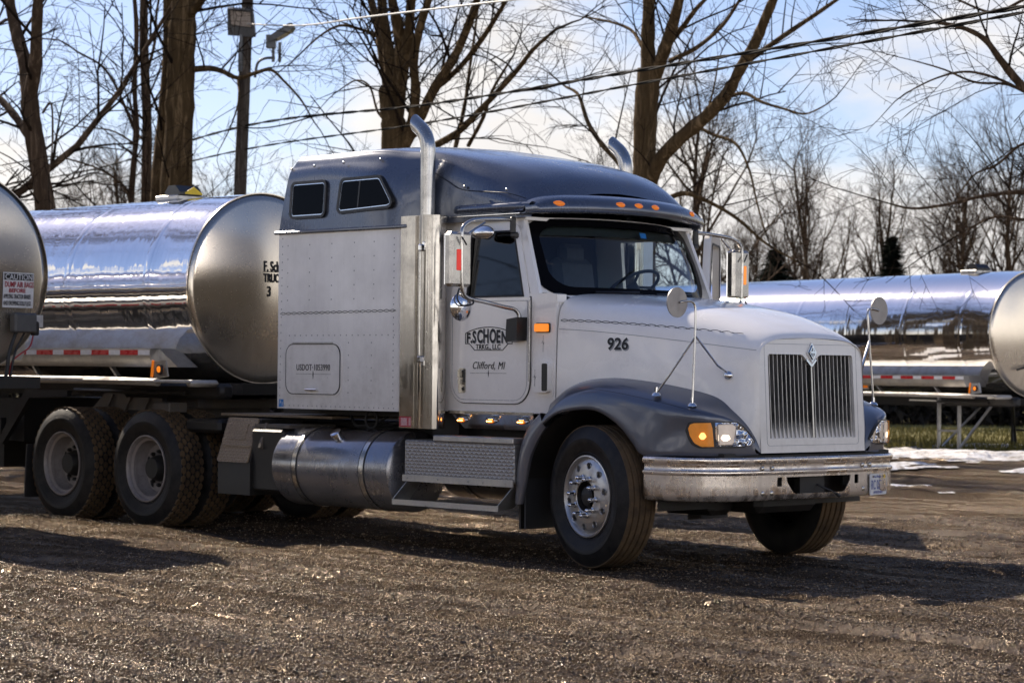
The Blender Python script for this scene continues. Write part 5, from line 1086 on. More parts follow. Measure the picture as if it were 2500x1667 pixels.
LIMBS={'t1':((-19.11, 6.81, 0.0),[([(0.0, 0.0, 0.58), (-0.03, -0.07, 2.33), (-0.06, -0.12, 3.67), (-0.12, -0.19, 4.35), (-0.2, -0.28, 5.02), (-0.24, -0.33, 5.49)], 0.168, 0.141), ([(-0.24, -0.33, 5.49), (-0.45, -0.27, 6.05), (-0.7, -0.25, 6.48), (-0.98, -0.25, 7.12), (-1.24, -0.25, 7.84), (-1.56, -0.31, 8.98)], 0.121, 0.067), ([(-0.24, -0.33, 5.49), (0.04, -0.41, 5.99), (0.27, -0.54, 6.56), (0.52, -0.66, 7.31), (0.82, -0.73, 8.51)], 0.114, 0.06), ([(-0.12, -0.19, 4.41), (-0.55, -0.06, 4.85), (-1.06, -0.02, 5.27), (-1.6, -0.0, 5.63), (-2.24, -0.09, 6.01), (-2.93, -0.24, 6.76)], 0.081, 0.04), ([(-0.09, -0.18, 5.29), (0.28, -0.27, 5.39), (0.58, -0.44, 4.75), (0.82, -0.65, 4.26)], 0.02, 0.01)]),
't2':((-24.07, 11.76, 0.0),[([(0.0, 0.0, 0.44), (0.0, -0.03, 2.53), (0.02, -0.05, 4.37), (0.05, -0.03, 5.1), (0.09, -0.0, 5.74), (0.07, -0.04, 6.54), (0.09, -0.03, 7.67), (0.02, -0.13, 8.79)], 0.068, 0.04), ([(0.07, -0.03, 5.74), (-0.21, -0.08, 6.24), (-0.48, -0.12, 6.66), (-0.79, -0.2, 7.0), (-1.22, -0.42, 7.26), (-1.59, -0.56, 7.49), (-1.97, -0.7, 7.55)], 0.032, 0.012), ([(0.01, -0.06, 4.37), (0.09, -0.27, 4.68), (0.01, -0.64, 4.94), (-0.16, -1.1, 5.1), (-0.32, -1.55, 5.17), (-0.48, -2.0, 5.07)], 0.024, 0.012), ([(0.05, -0.03, 5.5), (-0.52, -0.15, 5.77), (-1.28, -0.45, 5.88), (-1.85, -0.56, 6.07)], 0.02, 0.008)]),
't3':((-24.66, 12.58, 0.0),[([(0.0, 0.0, 0.42), (-0.01, -0.04, 2.56), (-0.02, -0.09, 4.45), (-0.0, -0.1, 5.84), (-0.02, -0.13, 6.66), (-0.04, -0.17, 7.48), (-0.04, -0.18, 8.31), (-0.03, -0.2, 9.95)], 0.107, 0.074), ([(-0.01, -0.12, 6.91), (-0.17, 0.17, 7.53), (-0.42, 0.39, 8.16), (-0.6, 0.67, 8.97)], 0.033, 0.021), ([(-0.01, -0.1, 5.6), (-0.56, 0.04, 5.89), (-1.05, 0.26, 6.44)], 0.029, 0.016), ([(0.01, -0.09, 6.17), (0.62, -0.19, 6.61), (1.17, -0.34, 6.63)], 0.021, 0.012)]),
't4':((-21.08, 10.52, 0.0),[([(0.0, 0.0, 0.51), (0.02, -0.01, 2.46), (0.04, -0.02, 4.17), (0.08, -0.0, 5.22), (0.11, 0.01, 6.19), (0.13, 0.02, 7.09), (0.17, 0.04, 7.68), (0.25, 0.11, 8.58), (0.33, 0.18, 9.63)], 0.291, 0.209), ([(-0.15, -0.15, 0.51), (-0.31, -0.11, 2.46), (-0.44, -0.04, 4.19), (-0.52, 0.1, 5.26), (-0.59, 0.25, 6.27), (-0.7, 0.35, 7.36), (-0.85, 0.42, 8.6)], 0.164, 0.097), ([(0.2, 0.08, 7.39), (0.77, -0.06, 7.61), (1.37, -0.17, 7.97)], 0.097, 0.052), ([(0.25, 0.15, 6.49), (0.66, 0.21, 6.48), (1.01, 0.22, 6.4), (1.39, 0.25, 6.26), (1.77, 0.28, 6.3), (2.17, 0.33, 6.34), (2.52, 0.33, 6.13), (2.91, 0.38, 5.79), (3.26, 0.38, 5.4)], 0.056, 0.011), ([(0.8, 0.71, 6.33), (1.34, 0.32, 5.9), (1.78, -0.18, 5.39), (2.16, -0.73, 4.89)], 0.022, 0.007), ([(0.31, 0.19, 7.69), (1.26, -0.26, 7.6), (2.47, -0.47, 7.8)], 0.034, 0.015)]),
't5':((-16.9, 11.92, 0.0),[([(0.0, 0.0, 0.59), (-0.01, -0.04, 2.44), (-0.0, -0.08, 4.96), (-0.02, -0.11, 5.49), (-0.05, -0.14, 5.98)], 0.234, 0.199), ([(-0.07, -0.16, 5.91), (-0.32, -0.07, 6.51), (-0.56, 0.03, 7.05), (-0.83, 0.1, 7.52), (-1.11, 0.16, 8.43)], 0.092, 0.057), ([(-0.04, -0.13, 5.91), (-0.06, -0.17, 6.55), (-0.13, -0.24, 7.12), (-0.16, -0.3, 7.97)], 0.114, 0.071), ([(-0.0, -0.1, 5.77), (0.25, -0.21, 6.38), (0.42, -0.4, 6.9), (0.54, -0.64, 7.28), (0.7, -0.84, 7.93)], 0.106, 0.064), ([(0.04, -0.04, 5.7), (0.28, -0.17, 6.24), (0.53, -0.28, 6.7), (0.75, -0.42, 7.29), (1.01, -0.52, 7.94)], 0.106, 0.064), ([(0.06, -0.02, 4.99), (0.38, -0.05, 5.39), (0.61, -0.18, 5.86), (0.78, -0.38, 6.31), (1.04, -0.48, 6.83), (1.32, -0.56, 7.21), (1.62, -0.61, 7.79)], 0.092, 0.05), ([(0.09, 0.02, 4.96), (0.54, -0.01, 5.46), (0.96, -0.07, 5.91), (1.42, -0.08, 6.36), (1.81, -0.17, 6.79), (2.15, -0.3, 7.15), (2.51, -0.42, 7.71)], 0.092, 0.05), ([(0.47, 0.38, 5.96), (1.13, 0.34, 6.28), (1.74, 0.24, 6.67), (2.27, 0.06, 6.98), (2.74, -0.17, 7.17), (3.33, -0.29, 7.56)], 0.05, 0.028), ([(0.42, 0.35, 5.0), (1.08, 0.31, 5.2), (1.66, 0.18, 5.45), (2.24, 0.05, 5.72), (2.81, -0.08, 6.0), (3.35, -0.25, 6.27), (3.88, -0.43, 6.43)], 0.064, 0.025), ([(0.84, 0.78, 5.04), (1.49, 0.49, 5.43), (2.07, 0.12, 5.77), (2.72, -0.18, 6.1)], 0.035, 0.018), ([(0.69, 0.63, 5.0), (0.44, 1.07, 5.77), (0.13, 1.46, 6.41), (-0.17, 1.85, 7.06), (-0.48, 2.24, 7.73)], 0.039, 0.018), ([(-0.05, -0.16, 6.62), (-0.37, -0.2, 6.85), (-0.73, -0.28, 6.99), (-1.08, -0.36, 7.06), (-1.44, -0.44, 6.94), (-1.77, -0.49, 6.75)], 0.035, 0.014), ([(-0.01, -0.09, 5.35), (-0.37, -0.11, 5.58), (-0.66, -0.05, 6.04), (-1.0, -0.04, 6.18), (-1.34, -0.03, 6.1)], 0.025, 0.011)]),
't6':((-12.71, 13.33, 0.0),[([(0.0, 0.0, 0.67), (-0.01, -0.04, 2.42), (-0.0, -0.06, 4.03), (0.01, -0.06, 4.77), (0.03, -0.06, 5.44), (0.07, -0.03, 6.05)], 0.202, 0.175), ([(0.06, -0.03, 5.92), (0.05, -0.05, 6.45), (0.06, -0.05, 7.13), (0.04, -0.09, 7.93)], 0.121, 0.081), ([(0.1, 0.02, 5.85), (0.39, -0.06, 6.29), (0.65, -0.16, 6.65), (0.89, -0.28, 7.01), (1.15, -0.38, 7.76)], 0.108, 0.067), ([(0.25, 0.15, 6.39), (0.66, 0.09, 6.68), (1.02, -0.03, 6.89), (1.42, -0.09, 7.11)], 0.047, 0.027), ([(0.05, -0.01, 4.24), (0.34, -0.08, 4.62), (0.72, -0.06, 4.93), (1.16, 0.03, 5.24), (1.55, 0.07, 5.57), (1.85, 0.01, 5.9), (2.17, -0.03, 6.26), (2.44, -0.11, 6.61), (2.74, -0.18, 7.02)], 0.121, 0.067), ([(1.07, 0.99, 6.13), (1.65, 0.87, 6.33), (2.24, 0.75, 6.53), (2.83, 0.63, 6.72), (3.45, 0.55, 6.96)], 0.047, 0.024), ([(0.91, 0.84, 5.63), (1.35, 0.72, 5.65), (1.79, 0.6, 5.47), (2.27, 0.52, 5.33), (2.75, 0.44, 5.21), (3.22, 0.35, 5.31)], 0.034, 0.01), ([(-0.13, -0.2, 4.17), (-0.52, -0.03, 4.6), (-1.01, 0.04, 4.98), (-1.43, 0.17, 5.36), (-1.81, 0.35, 5.83), (-2.23, 0.49, 6.01)], 0.054, 0.02), ([(-0.01, -0.11, 6.39), (-0.58, 0.25, 6.75), (-1.28, 0.49, 6.98), (-2.03, 0.67, 7.15)], 0.03, 0.013), ([(0.24, 0.19, 4.04), (0.56, 0.23, 4.13), (0.93, 0.32, 4.01), (1.38, 0.5, 3.74), (1.83, 0.68, 3.34), (2.28, 0.85, 3.07)], 0.044, 0.013), ([(0.57, 0.51, 5.18), (1.02, 0.4, 5.01), (1.51, 0.33, 4.84), (1.91, 0.17, 4.42), (2.25, -0.04, 3.87), (2.6, -0.26, 3.4)], 0.03, 0.01), ([(0.29, 0.2, 6.19), (1.23, -0.27, 6.25), (2.16, -0.76, 6.44), (2.98, -1.35, 6.66)], 0.04, 0.02), ([(0.38, 0.32, 4.91), (0.45, 0.85, 5.42), (0.33, 1.19, 5.87), (0.16, 1.49, 6.33)], 0.024, 0.01)]),
't7':((-3.65, 14.0, 0.0),[([(0.0, 0.0, 0.86), (-0.08, -0.1, 2.32), (-0.23, -0.28, 3.55), (-0.39, -0.45, 4.39)], 0.168, 0.14), ([(-0.27, -0.33, 3.77), (-0.7, -0.98, 4.25), (-1.09, -1.59, 4.73), (-1.35, -2.06, 5.04), (-1.47, -2.39, 5.35), (-1.54, -2.68, 5.61), (-1.69, -3.03, 5.74), (-1.87, -3.42, 5.77)], 0.084, 0.017), ([(-0.31, -0.36, 3.55), (-0.78, -0.84, 3.76), (-1.25, -1.32, 3.76), (-1.59, -1.68, 3.75), (-1.96, -2.04, 3.69), (-2.27, -2.36, 3.58), (-2.58, -2.68, 3.52), (-2.78, -2.88, 3.57)], 0.045, 0.011), ([(-0.31, -0.35, 3.1), (-0.89, -0.66, 3.22), (-1.47, -0.97, 3.45), (-1.93, -1.16, 3.43), (-2.33, -1.28, 3.47), (-2.77, -1.44, 3.24)], 0.039, 0.011), ([(-1.59, -1.7, 5.04), (-1.69, -2.16, 5.17), (-1.82, -2.65, 5.22), (-1.94, -3.13, 5.1), (-2.06, -3.6, 4.88)], 0.022, 0.008), ([(-1.4, -1.5, 4.88), (-1.72, -1.83, 5.12), (-2.03, -2.15, 5.15), (-2.31, -2.43, 5.31), (-2.58, -2.71, 5.42)], 0.022, 0.008), ([(-0.39, -0.45, 4.39), (-0.62, -0.71, 5.22), (-1.01, -1.12, 5.89), (-1.32, -1.45, 6.44)], 0.084, 0.05), ([(-1.01, -1.09, 4.38), (-1.33, -1.41, 4.37), (-1.59, -1.69, 4.37), (-1.84, -1.93, 4.09), (-2.03, -2.13, 3.97), (-2.19, -2.28, 3.69)], 0.028, 0.008), ([(-1.59, -1.71, 6.22), (-1.87, -2.0, 6.05), (-2.19, -2.32, 6.21), (-2.42, -2.56, 6.32)], 0.022, 0.011)])}
# ================================================================ ground, grass, snow
def hsh(ix,iy,seed):
    n=(ix.astype(np.int64)*374761393+iy.astype(np.int64)*668265263+seed*1442695041)&0xffffffff
    n=((n^(n>>13))*1274126177)&0xffffffff; return ((n^(n>>16))&0xffff)/65535.0
def vn(x,y,seed=0):
    ix=np.floor(x).astype(np.int64);iy=np.floor(y).astype(np.int64);fx=x-ix;fy=y-iy;fx=fx*fx*(3-2*fx);fy=fy*fy*(3-2*fy)
    a=hsh(ix,iy,seed);b=hsh(ix+1,iy,seed);c=hsh(ix,iy+1,seed);d=hsh(ix+1,iy+1,seed)
    return (a*(1-fx)+b*fx)*(1-fy)+(c*(1-fx)+d*fx)*fy
def fbm(x,y,o=4,seed=0):
    s=0;a=.5
    for k in range(o): s=s+a*vn(x*2**k,y*2**k,seed+k*17); a*=.5
    return s/(1-.5**o)
def sm(t): t=np.clip(t,0,1); return t*t*(3-2*t)
def gh(x,y): return .25*sm((y-7)/7)
def axis(dense,a,b,lo,hi,g=1.13,mx_=60):
    c=[a]; 
    while c[-1]<b: c.append(c[-1]+dense)
    s=dense
    up=[];p=c[-1]
    while p<hi: s=min(s*g,mx_); p+=s; up.append(p)
    s=dense;dn=[];p=c[0]
    while p>lo: s=min(s*g,mx_); p-=s; dn.append(p)
    return np.array(dn[::-1]+c+up)
Ff=np.array([math.cos(YAW),math.sin(YAW)]); Rf=np.array([math.sin(YAW),-math.cos(YAW)])
ua=axis(.032,8.7,19.5,-60,1500,1.06); va=axis(.032,-5.2,5.6,-700,700,1.08)
Ug,Vg=np.meshgrid(ua,va,indexing='ij'); X=CAMP.x+Ug*Ff[0]+Vg*Rf[0]; Y=CAMP.y+Ug*Ff[1]+Vg*Rf[1]
near=1-sm((Ug-30)/25)
yy=Y+.18*X+.6*np.sin(X*.25)
rut=np.sin(yy*5.2+2.5*fbm(X*.35,Y*.9,3,5))*.5+.5
tread=fbm(X*2.2,Y*9,4,3)
Zg=gh(X,Y)+near*(-.035*rut**2+.062*(fbm(X*.9,Y*2.3,4,1)-.5)+.030*(tread-.5)+.024*(fbm(X*13,Y*17,3,9)-.5)+.014*(vn(X*40,Y*40,4)-.5))
# old tyre tracks running past the trucks
for k_,(y0_,sl,bw) in enumerate(((-2.75,-.035,.05),(-3.15,-.035,.05),(-4.55,-.06,.04),(-4.95,-.06,.04),(-6.1,-.02,.03),(-7.3,-.05,.05),(2.6,.03,.0),(3.0,.03,.0))):
    yc=y0_+sl*X+bw*3*np.sin(X*.22+k_); q=(Y-yc)/.15; g_w=np.exp(-q**4); Zg+=near*(-.017*g_w*(.6+.8*vn(X*.8,Y*.1,k_))+.010*np.exp(-((np.abs(q)-1.35)/.38)**2)+.006*g_w*np.sin(X*2*np.pi/.13+np.abs(q)*3))
# tyres press into small mud berms
for (tx,ty) in((-5.49,-1.3),(-6.81,-1.3)):
    d=np.hypot((X-tx)/.8,(Y-ty+.12)/.16); Zg+=.035*np.exp(-d*d)
Zg-=.01
def gridmesh(name,X,Y,Z,mat,kind,label=None,cat=None,sm_=True,mask=None):
    nu,nv=X.shape; co=np.stack([X,Y,Z],-1).reshape(-1,3)
    i,j=np.meshgrid(np.arange(nu-1),np.arange(nv-1),indexing='ij'); a=(i*nv+j).ravel()
    q=np.stack([a,a+nv,a+nv+1,a+1],-1)
    if mask is not None:
        mk=mask.ravel(); q=q[mk[q].any(1)]
        used=np.unique(q); mp_=-np.ones(len(co),int); mp_[used]=np.arange(len(used)); co=co[used]; q=mp_[q]
    me=bpy.data.meshes.new(name); me.vertices.add(len(co)); me.vertices.foreach_set('co',co.ravel().astype(np.float32))
    me.loops.add(len(q)*4); me.polygons.add(len(q)); me.loops.foreach_set('vertex_index',q.ravel().astype(np.int32)); me.polygons.foreach_set('loop_start',np.arange(0,len(q)*4,4,dtype=np.int32))
    me.update(calc_edges=True); me.validate(); me.polygons.foreach_set('use_smooth',[sm_]*len(me.polygons)); me.materials.append(mat)
    # face up
    if len(me.polygons) and me.polygons[0].normal.z<0: me.flip_normals()
    o=bpy.data.objects.new(name,me); col.objects.link(o); o['kind']=kind
    if label:o['label']=label
    if cat:o['category']=cat
    return o
m,t,b=nodes('wet_mud_gravel'); v=coord(t)
v3=coord(t,(.55,1.6,1)); big=tnoise(t,v3,.9,7,.62); med=tnoise(t,v,7,6,.7); fine=tnoise(t,v,70,3,.6)
c=ramp(t,big,[(.30,(.020,.0125,.0068)),(.5,(.058,.039,.022)),(.68,(.12,.084,.049))]); c=mixc(t,ramp(t,med,[(.4,0.0),(.7,.55)]),c,(.06,.041,.028)); 
vo=t.nodes.new('ShaderNodeTexVoronoi'); vo.inputs['Scale'].default_value=75; t.links.new(v,vo.inputs['Vector'])
c=mixc(t,ramp(t,vo.outputs['Distance'],[(.0,.45),(.35,0.0)]),c,(.075,.054,.036)); gcol=mixc(t,ramp(t,fine,[(.35,.5),(.6,0.0)]),c,(.010,.007,.005))
wet=ramp(t,tnoise(t,coord(t,(.5,1.5,1)),1.3,5,.6),[(.42,0.0),(.60,1.0)])
pud=ramp(t,tnoise(t,coord(t,(.30,1.7,1)),1.1,6,.62),[(.57,1.0),(.64,.35)])
strk=ramp(t,tnoise(t,coord(t,(.22,2.6,1)),1.5,6,.6),[(.42,0.0),(.66,1.0)])
h=mth(t,'ADD',mth(t,'MULTIPLY',vo.outputs['Distance'],-.9),mth(t,'ADD',mth(t,'MULTIPLY',fine,.8),mth(t,'MULTIPLY',med,1.0)))
h=mth(t,'MULTIPLY',h,pud); nb_=bump(t,b,h,1.0,.023)
for x_ in (b,): t.nodes.remove(x_)
df=t.nodes.new('ShaderNodeBsdfDiffuse'); gs=t.nodes.new('ShaderNodeBsdfGlossy'); ms=t.nodes.new('ShaderNodeMixShader')
t.links.new(gcol,df.inputs['Color']); t.links.new(nb_,df.inputs['Normal']); t.links.new(nb_,gs.inputs['Normal']); gs.inputs['Color'].default_value=(1,.82,.64,1)
dry=mth(t,'SUBTRACT',1.0,wet); t.links.new(mth(t,'ADD',mth(t,'MULTIPLY',pud,.10),mth(t,'ADD',mth(t,'MULTIPLY',dry,.10),.05)),gs.inputs['Roughness'])
fac=mth(t,'ADD',mth(t,'MULTIPLY',mth(t,'SUBTRACT',1.0,pud),.07),mth(t,'ADD',mth(t,'MULTIPLY',strk,.15),.055)); t.links.new(fac,ms.inputs[0])
t.links.new(df.outputs[0],ms.inputs[1]); t.links.new(gs.outputs[0],ms.inputs[2]); t.links.new(ms.outputs[0],t.nodes['Material Output'].inputs['Surface'])
gridmesh('ground',X,Y,Zg,m,'structure')
# gravel stones pressed in the mud
ico=np.array([(0,0,1),(.894,0,.447),(.276,.851,.447),(-.724,.526,.447),(-.724,-.526,.447),(.276,-.851,.447),(.724,.526,-.447),(-.276,.851,-.447),(-.894,0,-.447),(-.276,-.851,-.447),(.724,-.526,-.447),(0,0,-1)])
icf=np.array([(0,1,2),(0,2,3),(0,3,4),(0,4,5),(0,5,1),(1,6,2),(2,7,3),(3,8,4),(4,9,5),(5,10,1),(6,7,2),(7,8,3),(8,9,4),(9,10,5),(10,6,1),(11,7,6),(11,8,7),(11,9,8),(11,10,9),(11,6,10)])
ico=np.array([(1,0,0),(0,1,0),(-1,0,0),(0,-1,0),(0,0,1),(0,0,-1)],float); icf=np.array([(0,1,4),(1,2,4),(2,3,4),(3,0,4),(1,0,5),(2,1,5),(3,2,5),(0,3,5)])
def zat(u,v):
    iu=np.clip(np.searchsorted(ua,u),1,len(ua)-1); iv=np.clip(np.searchsorted(va,v),1,len(va)-1); return Zg[iu,iv]
NS=230000
us=8.9+(23-8.9)*rng.random(NS)**1.25; vs=(rng.random(NS)-.5)*2*(us*.225+.3)
dens=fbm((CAMP.x+us*Ff[0]+vs*Rf[0])*.5,(CAMP.y+us*Ff[1]+vs*Rf[1])*1.6,4,33); keep=rng.random(NS)<np.clip((dens-.25)*2.8,.30,1)
us=us[keep];vs=vs[keep];NS=len(us)
sx_=CAMP.x+us*Ff[0]+vs*Rf[0]; sy_=CAMP.y+us*Ff[1]+vs*Rf[1]; sz_=zat(us,vs)
siz=.0040+.0075*rng.random(NS)**2.5; siz[rng.random(NS)<.004]*=1.9
th=rng.random(NS)*6.28; sc=np.stack([.7+.7*rng.random(NS),.7+.6*rng.random(NS),.45+.4*rng.random(NS)],-1)
jit=1+.5*(rng.random((NS,6,1))-.5); p=ico[None]*sc[:,None]*jit*siz[:,None,None]
cx_,sn_=np.cos(th)[:,None],np.sin(th)[:,None]; px_=p[...,0]*cx_-p[...,1]*sn_; py_=p[...,0]*sn_+p[...,1]*cx_
co=np.stack([px_+sx_[:,None],py_+sy_[:,None],p[...,2]+sz_[:,None]+siz[:,None]*.12],-1).reshape(-1,3)
fa=(icf[None]+np.arange(NS)[:,None,None]*6).reshape(-1,3)
me=bpy.data.meshes.new('gravel'); me.vertices.add(len(co)); me.vertices.foreach_set('co',co.ravel().astype(np.float32)); me.loops.add(len(fa)*3); me.polygons.add(len(fa)); me.loops.foreach_set('vertex_index',fa.ravel().astype(np.int32)); me.polygons.foreach_set('loop_start',np.arange(0,len(fa)*3,3,dtype=np.int32)); me.update(calc_edges=True)
m,t,b=nodes('gravel_stone'); g_=t.nodes.new('ShaderNodeNewGeometry'); c=ramp(t,g_.outputs['Random Per Island'],[(0,(.022,.0125,.006)),(.5,(.062,.038,.020)),(.85,(.12,.078,.044)),(1,(.27,.20,.13))]); t.links.new(c,b.inputs['Base Color'])
t.links.new(mth(t,'ADD',mth(t,'MULTIPLY',g_.outputs['Random Per Island'],.20),.12),b.inputs['Roughness']); b.inputs['Specular IOR Level'].default_value=.45; b.inputs['Specular Tint'].default_value=(1,.82,.62,1); me.materials.append(m)
o=bpy.data.objects.new('gravel',me); col.objects.link(o); tag(o,'wet gravel stones scattered over the muddy yard','gravel',None,'stuff')
# grass field beyond the yard
def dep(x,y): return (x-CAMP.x)*Ff[0]+(y-CAMP.y)*Ff[1]
def lat(x,y): return (x-CAMP.x)*Rf[0]+(y-CAMP.y)*Rf[1]
ug=np.concatenate([np.arange(33,52,.25),np.arange(52,400,6)]); vg=np.concatenate([np.arange(-160,-6,4),np.arange(-6,16,.25),np.arange(16,200,4)])
Ug2,Vg2=np.meshgrid(ug,vg,indexing='ij'); X2=CAMP.x+Ug2*Ff[0]+Vg2*Rf[0]; Y2=CAMP.y+Ug2*Ff[1]+Vg2*Rf[1]
Z2=gh(X2,Y2)+.006+.05*fbm(X2*.5,Y2*.5,3,8)*sm((Ug2-33)/3)+.0*Ug2
m,t,b=nodes('dormant_grass'); v=coord(t); c=ramp(t,tnoise(t,v,.7,7,.65),[(.3,(.14,.135,.03)),(.55,(.27,.235,.055)),(.75,(.33,.27,.09))]); c=mixc(t,ramp(t,tnoise(t,coord(t,(1,1,1)),22,5,.7),[(.4,.6),(.6,0.0)]),c,(.05,.045,.018)); t.links.new(c,b.inputs['Base Color']); b.inputs['Roughness'].default_value=.9; bump(t,b,tnoise(t,v,30,4),1,.05)
edge=fbm(X2*.6,Y2*.6,4,12); gridmesh('grass_field',X2,Y2,Z2,m,'structure',mask=(Ug2>34.2+1.6*edge+np.maximum(0,7.0-Vg2)*.9))
# grass blades along the front of the field
NB=26000; ub=34.6+13*rng.random(NB)**1.6; vb=-4+19*rng.random(NB); ub=ub+np.maximum(0,7.0-vb)*.9; xb=CAMP.x+ub*Ff[0]+vb*Rf[0]; yb=CAMP.y+ub*Ff[1]+vb*Rf[1]; zb=gh(xb,yb)+.02; hb_=.05+.10*rng.random(NB); an=rng.random(NB)*6.28; wv=.012
dx=np.cos(an)*wv; dy=np.sin(an)*wv; lx=(rng.random(NB)-.5)*.1; ly=(rng.random(NB)-.5)*.1
co=np.stack([np.stack([xb-dx,yb-dy,zb],-1),np.stack([xb+dx,yb+dy,zb],-1),np.stack([xb+lx,yb+ly,zb+hb_],-1)],1).reshape(-1,3)
me=bpy.data.meshes.new('grass'); fa=np.arange(NB*3).reshape(-1,3); me.vertices.add(len(co)); me.vertices.foreach_set('co',co.ravel().astype(np.float32)); me.loops.add(len(fa)*3); me.polygons.add(len(fa)); me.loops.foreach_set('vertex_index',fa.ravel().astype(np.int32)); me.polygons.foreach_set('loop_start',np.arange(0,len(fa)*3,3,dtype=np.int32)); me.update(calc_edges=True); me.materials.append(m)
o=bpy.data.objects.new('grass',me); col.objects.link(o); tag(o,'short yellow green winter grass at the edge of the yard','grass',None,'stuff')
# snow patches
us_=np.arange(26.5,41,.09); vs_=np.arange(-4,15,.09); U3,V3=np.meshgrid(us_,vs_,indexing='ij'); X3=CAMP.x+U3*Ff[0]+V3*Rf[0]; Y3=CAMP.y+U3*Ff[1]+V3*Rf[1]
nz=fbm(V3*.55,U3*1.0,5,21)+.34*(fbm(V3*2.6,U3*3.4,4,77)-.5); band=np.exp(-((U3-32.3-.05*V3)/1.1)**2)*.36+np.exp(-((U3-27.8)/.22)**2)*.15+.13*np.exp(-((U3-36)/1.8)**2); th_=nz+band*sm((V3+2)/6)
hh=np.clip(th_-.72,0,.2)
Z3=gh(X3,Y3)+hh*.36-.008+.012*vn(X3*8,Y3*8,2)*(hh>0)
m,t,b=nodes('old_snow'); v=coord(t); t.links.new(ramp(t,tnoise(t,v,5,8,.75),[(.38,(.22,.19,.16)),(.47,(.60,.58,.56)),(.58,(.78,.79,.82))]),b.inputs['Base Color']); b.inputs['Roughness'].default_value=.6; b.inputs['Subsurface Weight'].default_value=0; bump(t,b,tnoise(t,v,14,4),.6,.03)
o=gridmesh('snow',X3,Y3,Z3,m,'stuff','melting snow patches between the yard and the grass','snow',mask=hh>.001)
# ================================================================ trees
class Tubes:
    def __init__(s): s.v=[];s.f=[];s.n=0
    def add(s,P,Rr,n):
        P=np.asarray(P,float);m=len(P); d=np.gradient(P,axis=0); d/=np.maximum(np.linalg.norm(d,axis=1,keepdims=True),1e-9)
        ref=np.array([.31,.77,.55]); u=np.cross(d,ref); u/=np.maximum(np.linalg.norm(u,axis=1,keepdims=True),1e-9); w_=np.cross(d,u)
        a=np.arange(n)*2*np.pi/n; ring_=P[:,None]+np.asarray(Rr)[:,None,None]*(u[:,None]*np.cos(a)[None,:,None]+w_[:,None]*np.sin(a)[None,:,None])
        s.v.append(ring_.reshape(-1,3)); i,k=np.meshgrid(np.arange(m-1),np.arange(n),indexing='ij'); k2=(k+1)%n
        s.f.append(np.stack([i*n+k,i*n+k2,(i+1)*n+k2,(i+1)*n+k],-1).reshape(-1,4)+s.n); s.n+=m*n
    def mesh(s,name,mat):
        co=np.concatenate(s.v);q=np.concatenate(s.f); me=bpy.data.meshes.new(name); me.vertices.add(len(co)); me.vertices.foreach_set('co',co.ravel().astype(np.float32)); me.loops.add(len(q)*4); me.polygons.add(len(q)); me.loops.foreach_set('vertex_index',q.ravel().astype(np.int32)); me.polygons.foreach_set('loop_start',np.arange(0,len(q)*4,4,dtype=np.int32)); me.update(calc_edges=True); me.polygons.foreach_set('use_smooth',[True]*len(me.polygons)); me.materials.append(mat); return me
def nrm(v): return v/max(np.linalg.norm(v),1e-9)
def wander(p,d,L_,n,wig,lift):
    P=[p];d=nrm(d)
    for k in range(n):
        d=nrm(d+rng.normal(0,wig,3)+np.array([0,0,lift])); P.append(P[-1]+d*L_/n)
    return np.array(P)
def twigs(tb,p,d,L_,r,lev,lift,spread=.7,dens=1.0):
    n=5 if lev>1 else 3
    P=wander(p,d,L_,n,.085 if lev>1 else .10,lift); Rr=np.linspace(r,max(r*.35,.003),n+1); tb.add(P,Rr,4 if lev>1 else 3)
    if lev==0: return
    nb=int((4.2 if lev>1 else 2.8)*dens*(.7+.6*rng.random()))
    for k in range(nb):
        t_=.2+.8*rng.random(); i=min(int(t_*n),n-1); q=P[i]+(P[i+1]-P[i])*(t_*n-i); dd=nrm(P[i+1]-P[i]); a=rng.normal(0,1,3); a-=dd*a.dot(dd); a=nrm(a)
        twigs(tb,q,dd*(1-spread*.5)+a*spread+np.array([0,0,.10]),L_*(.38+.3*rng.random()),max(r*.5,.0038),lev-1,lift-.02,spread,dens)
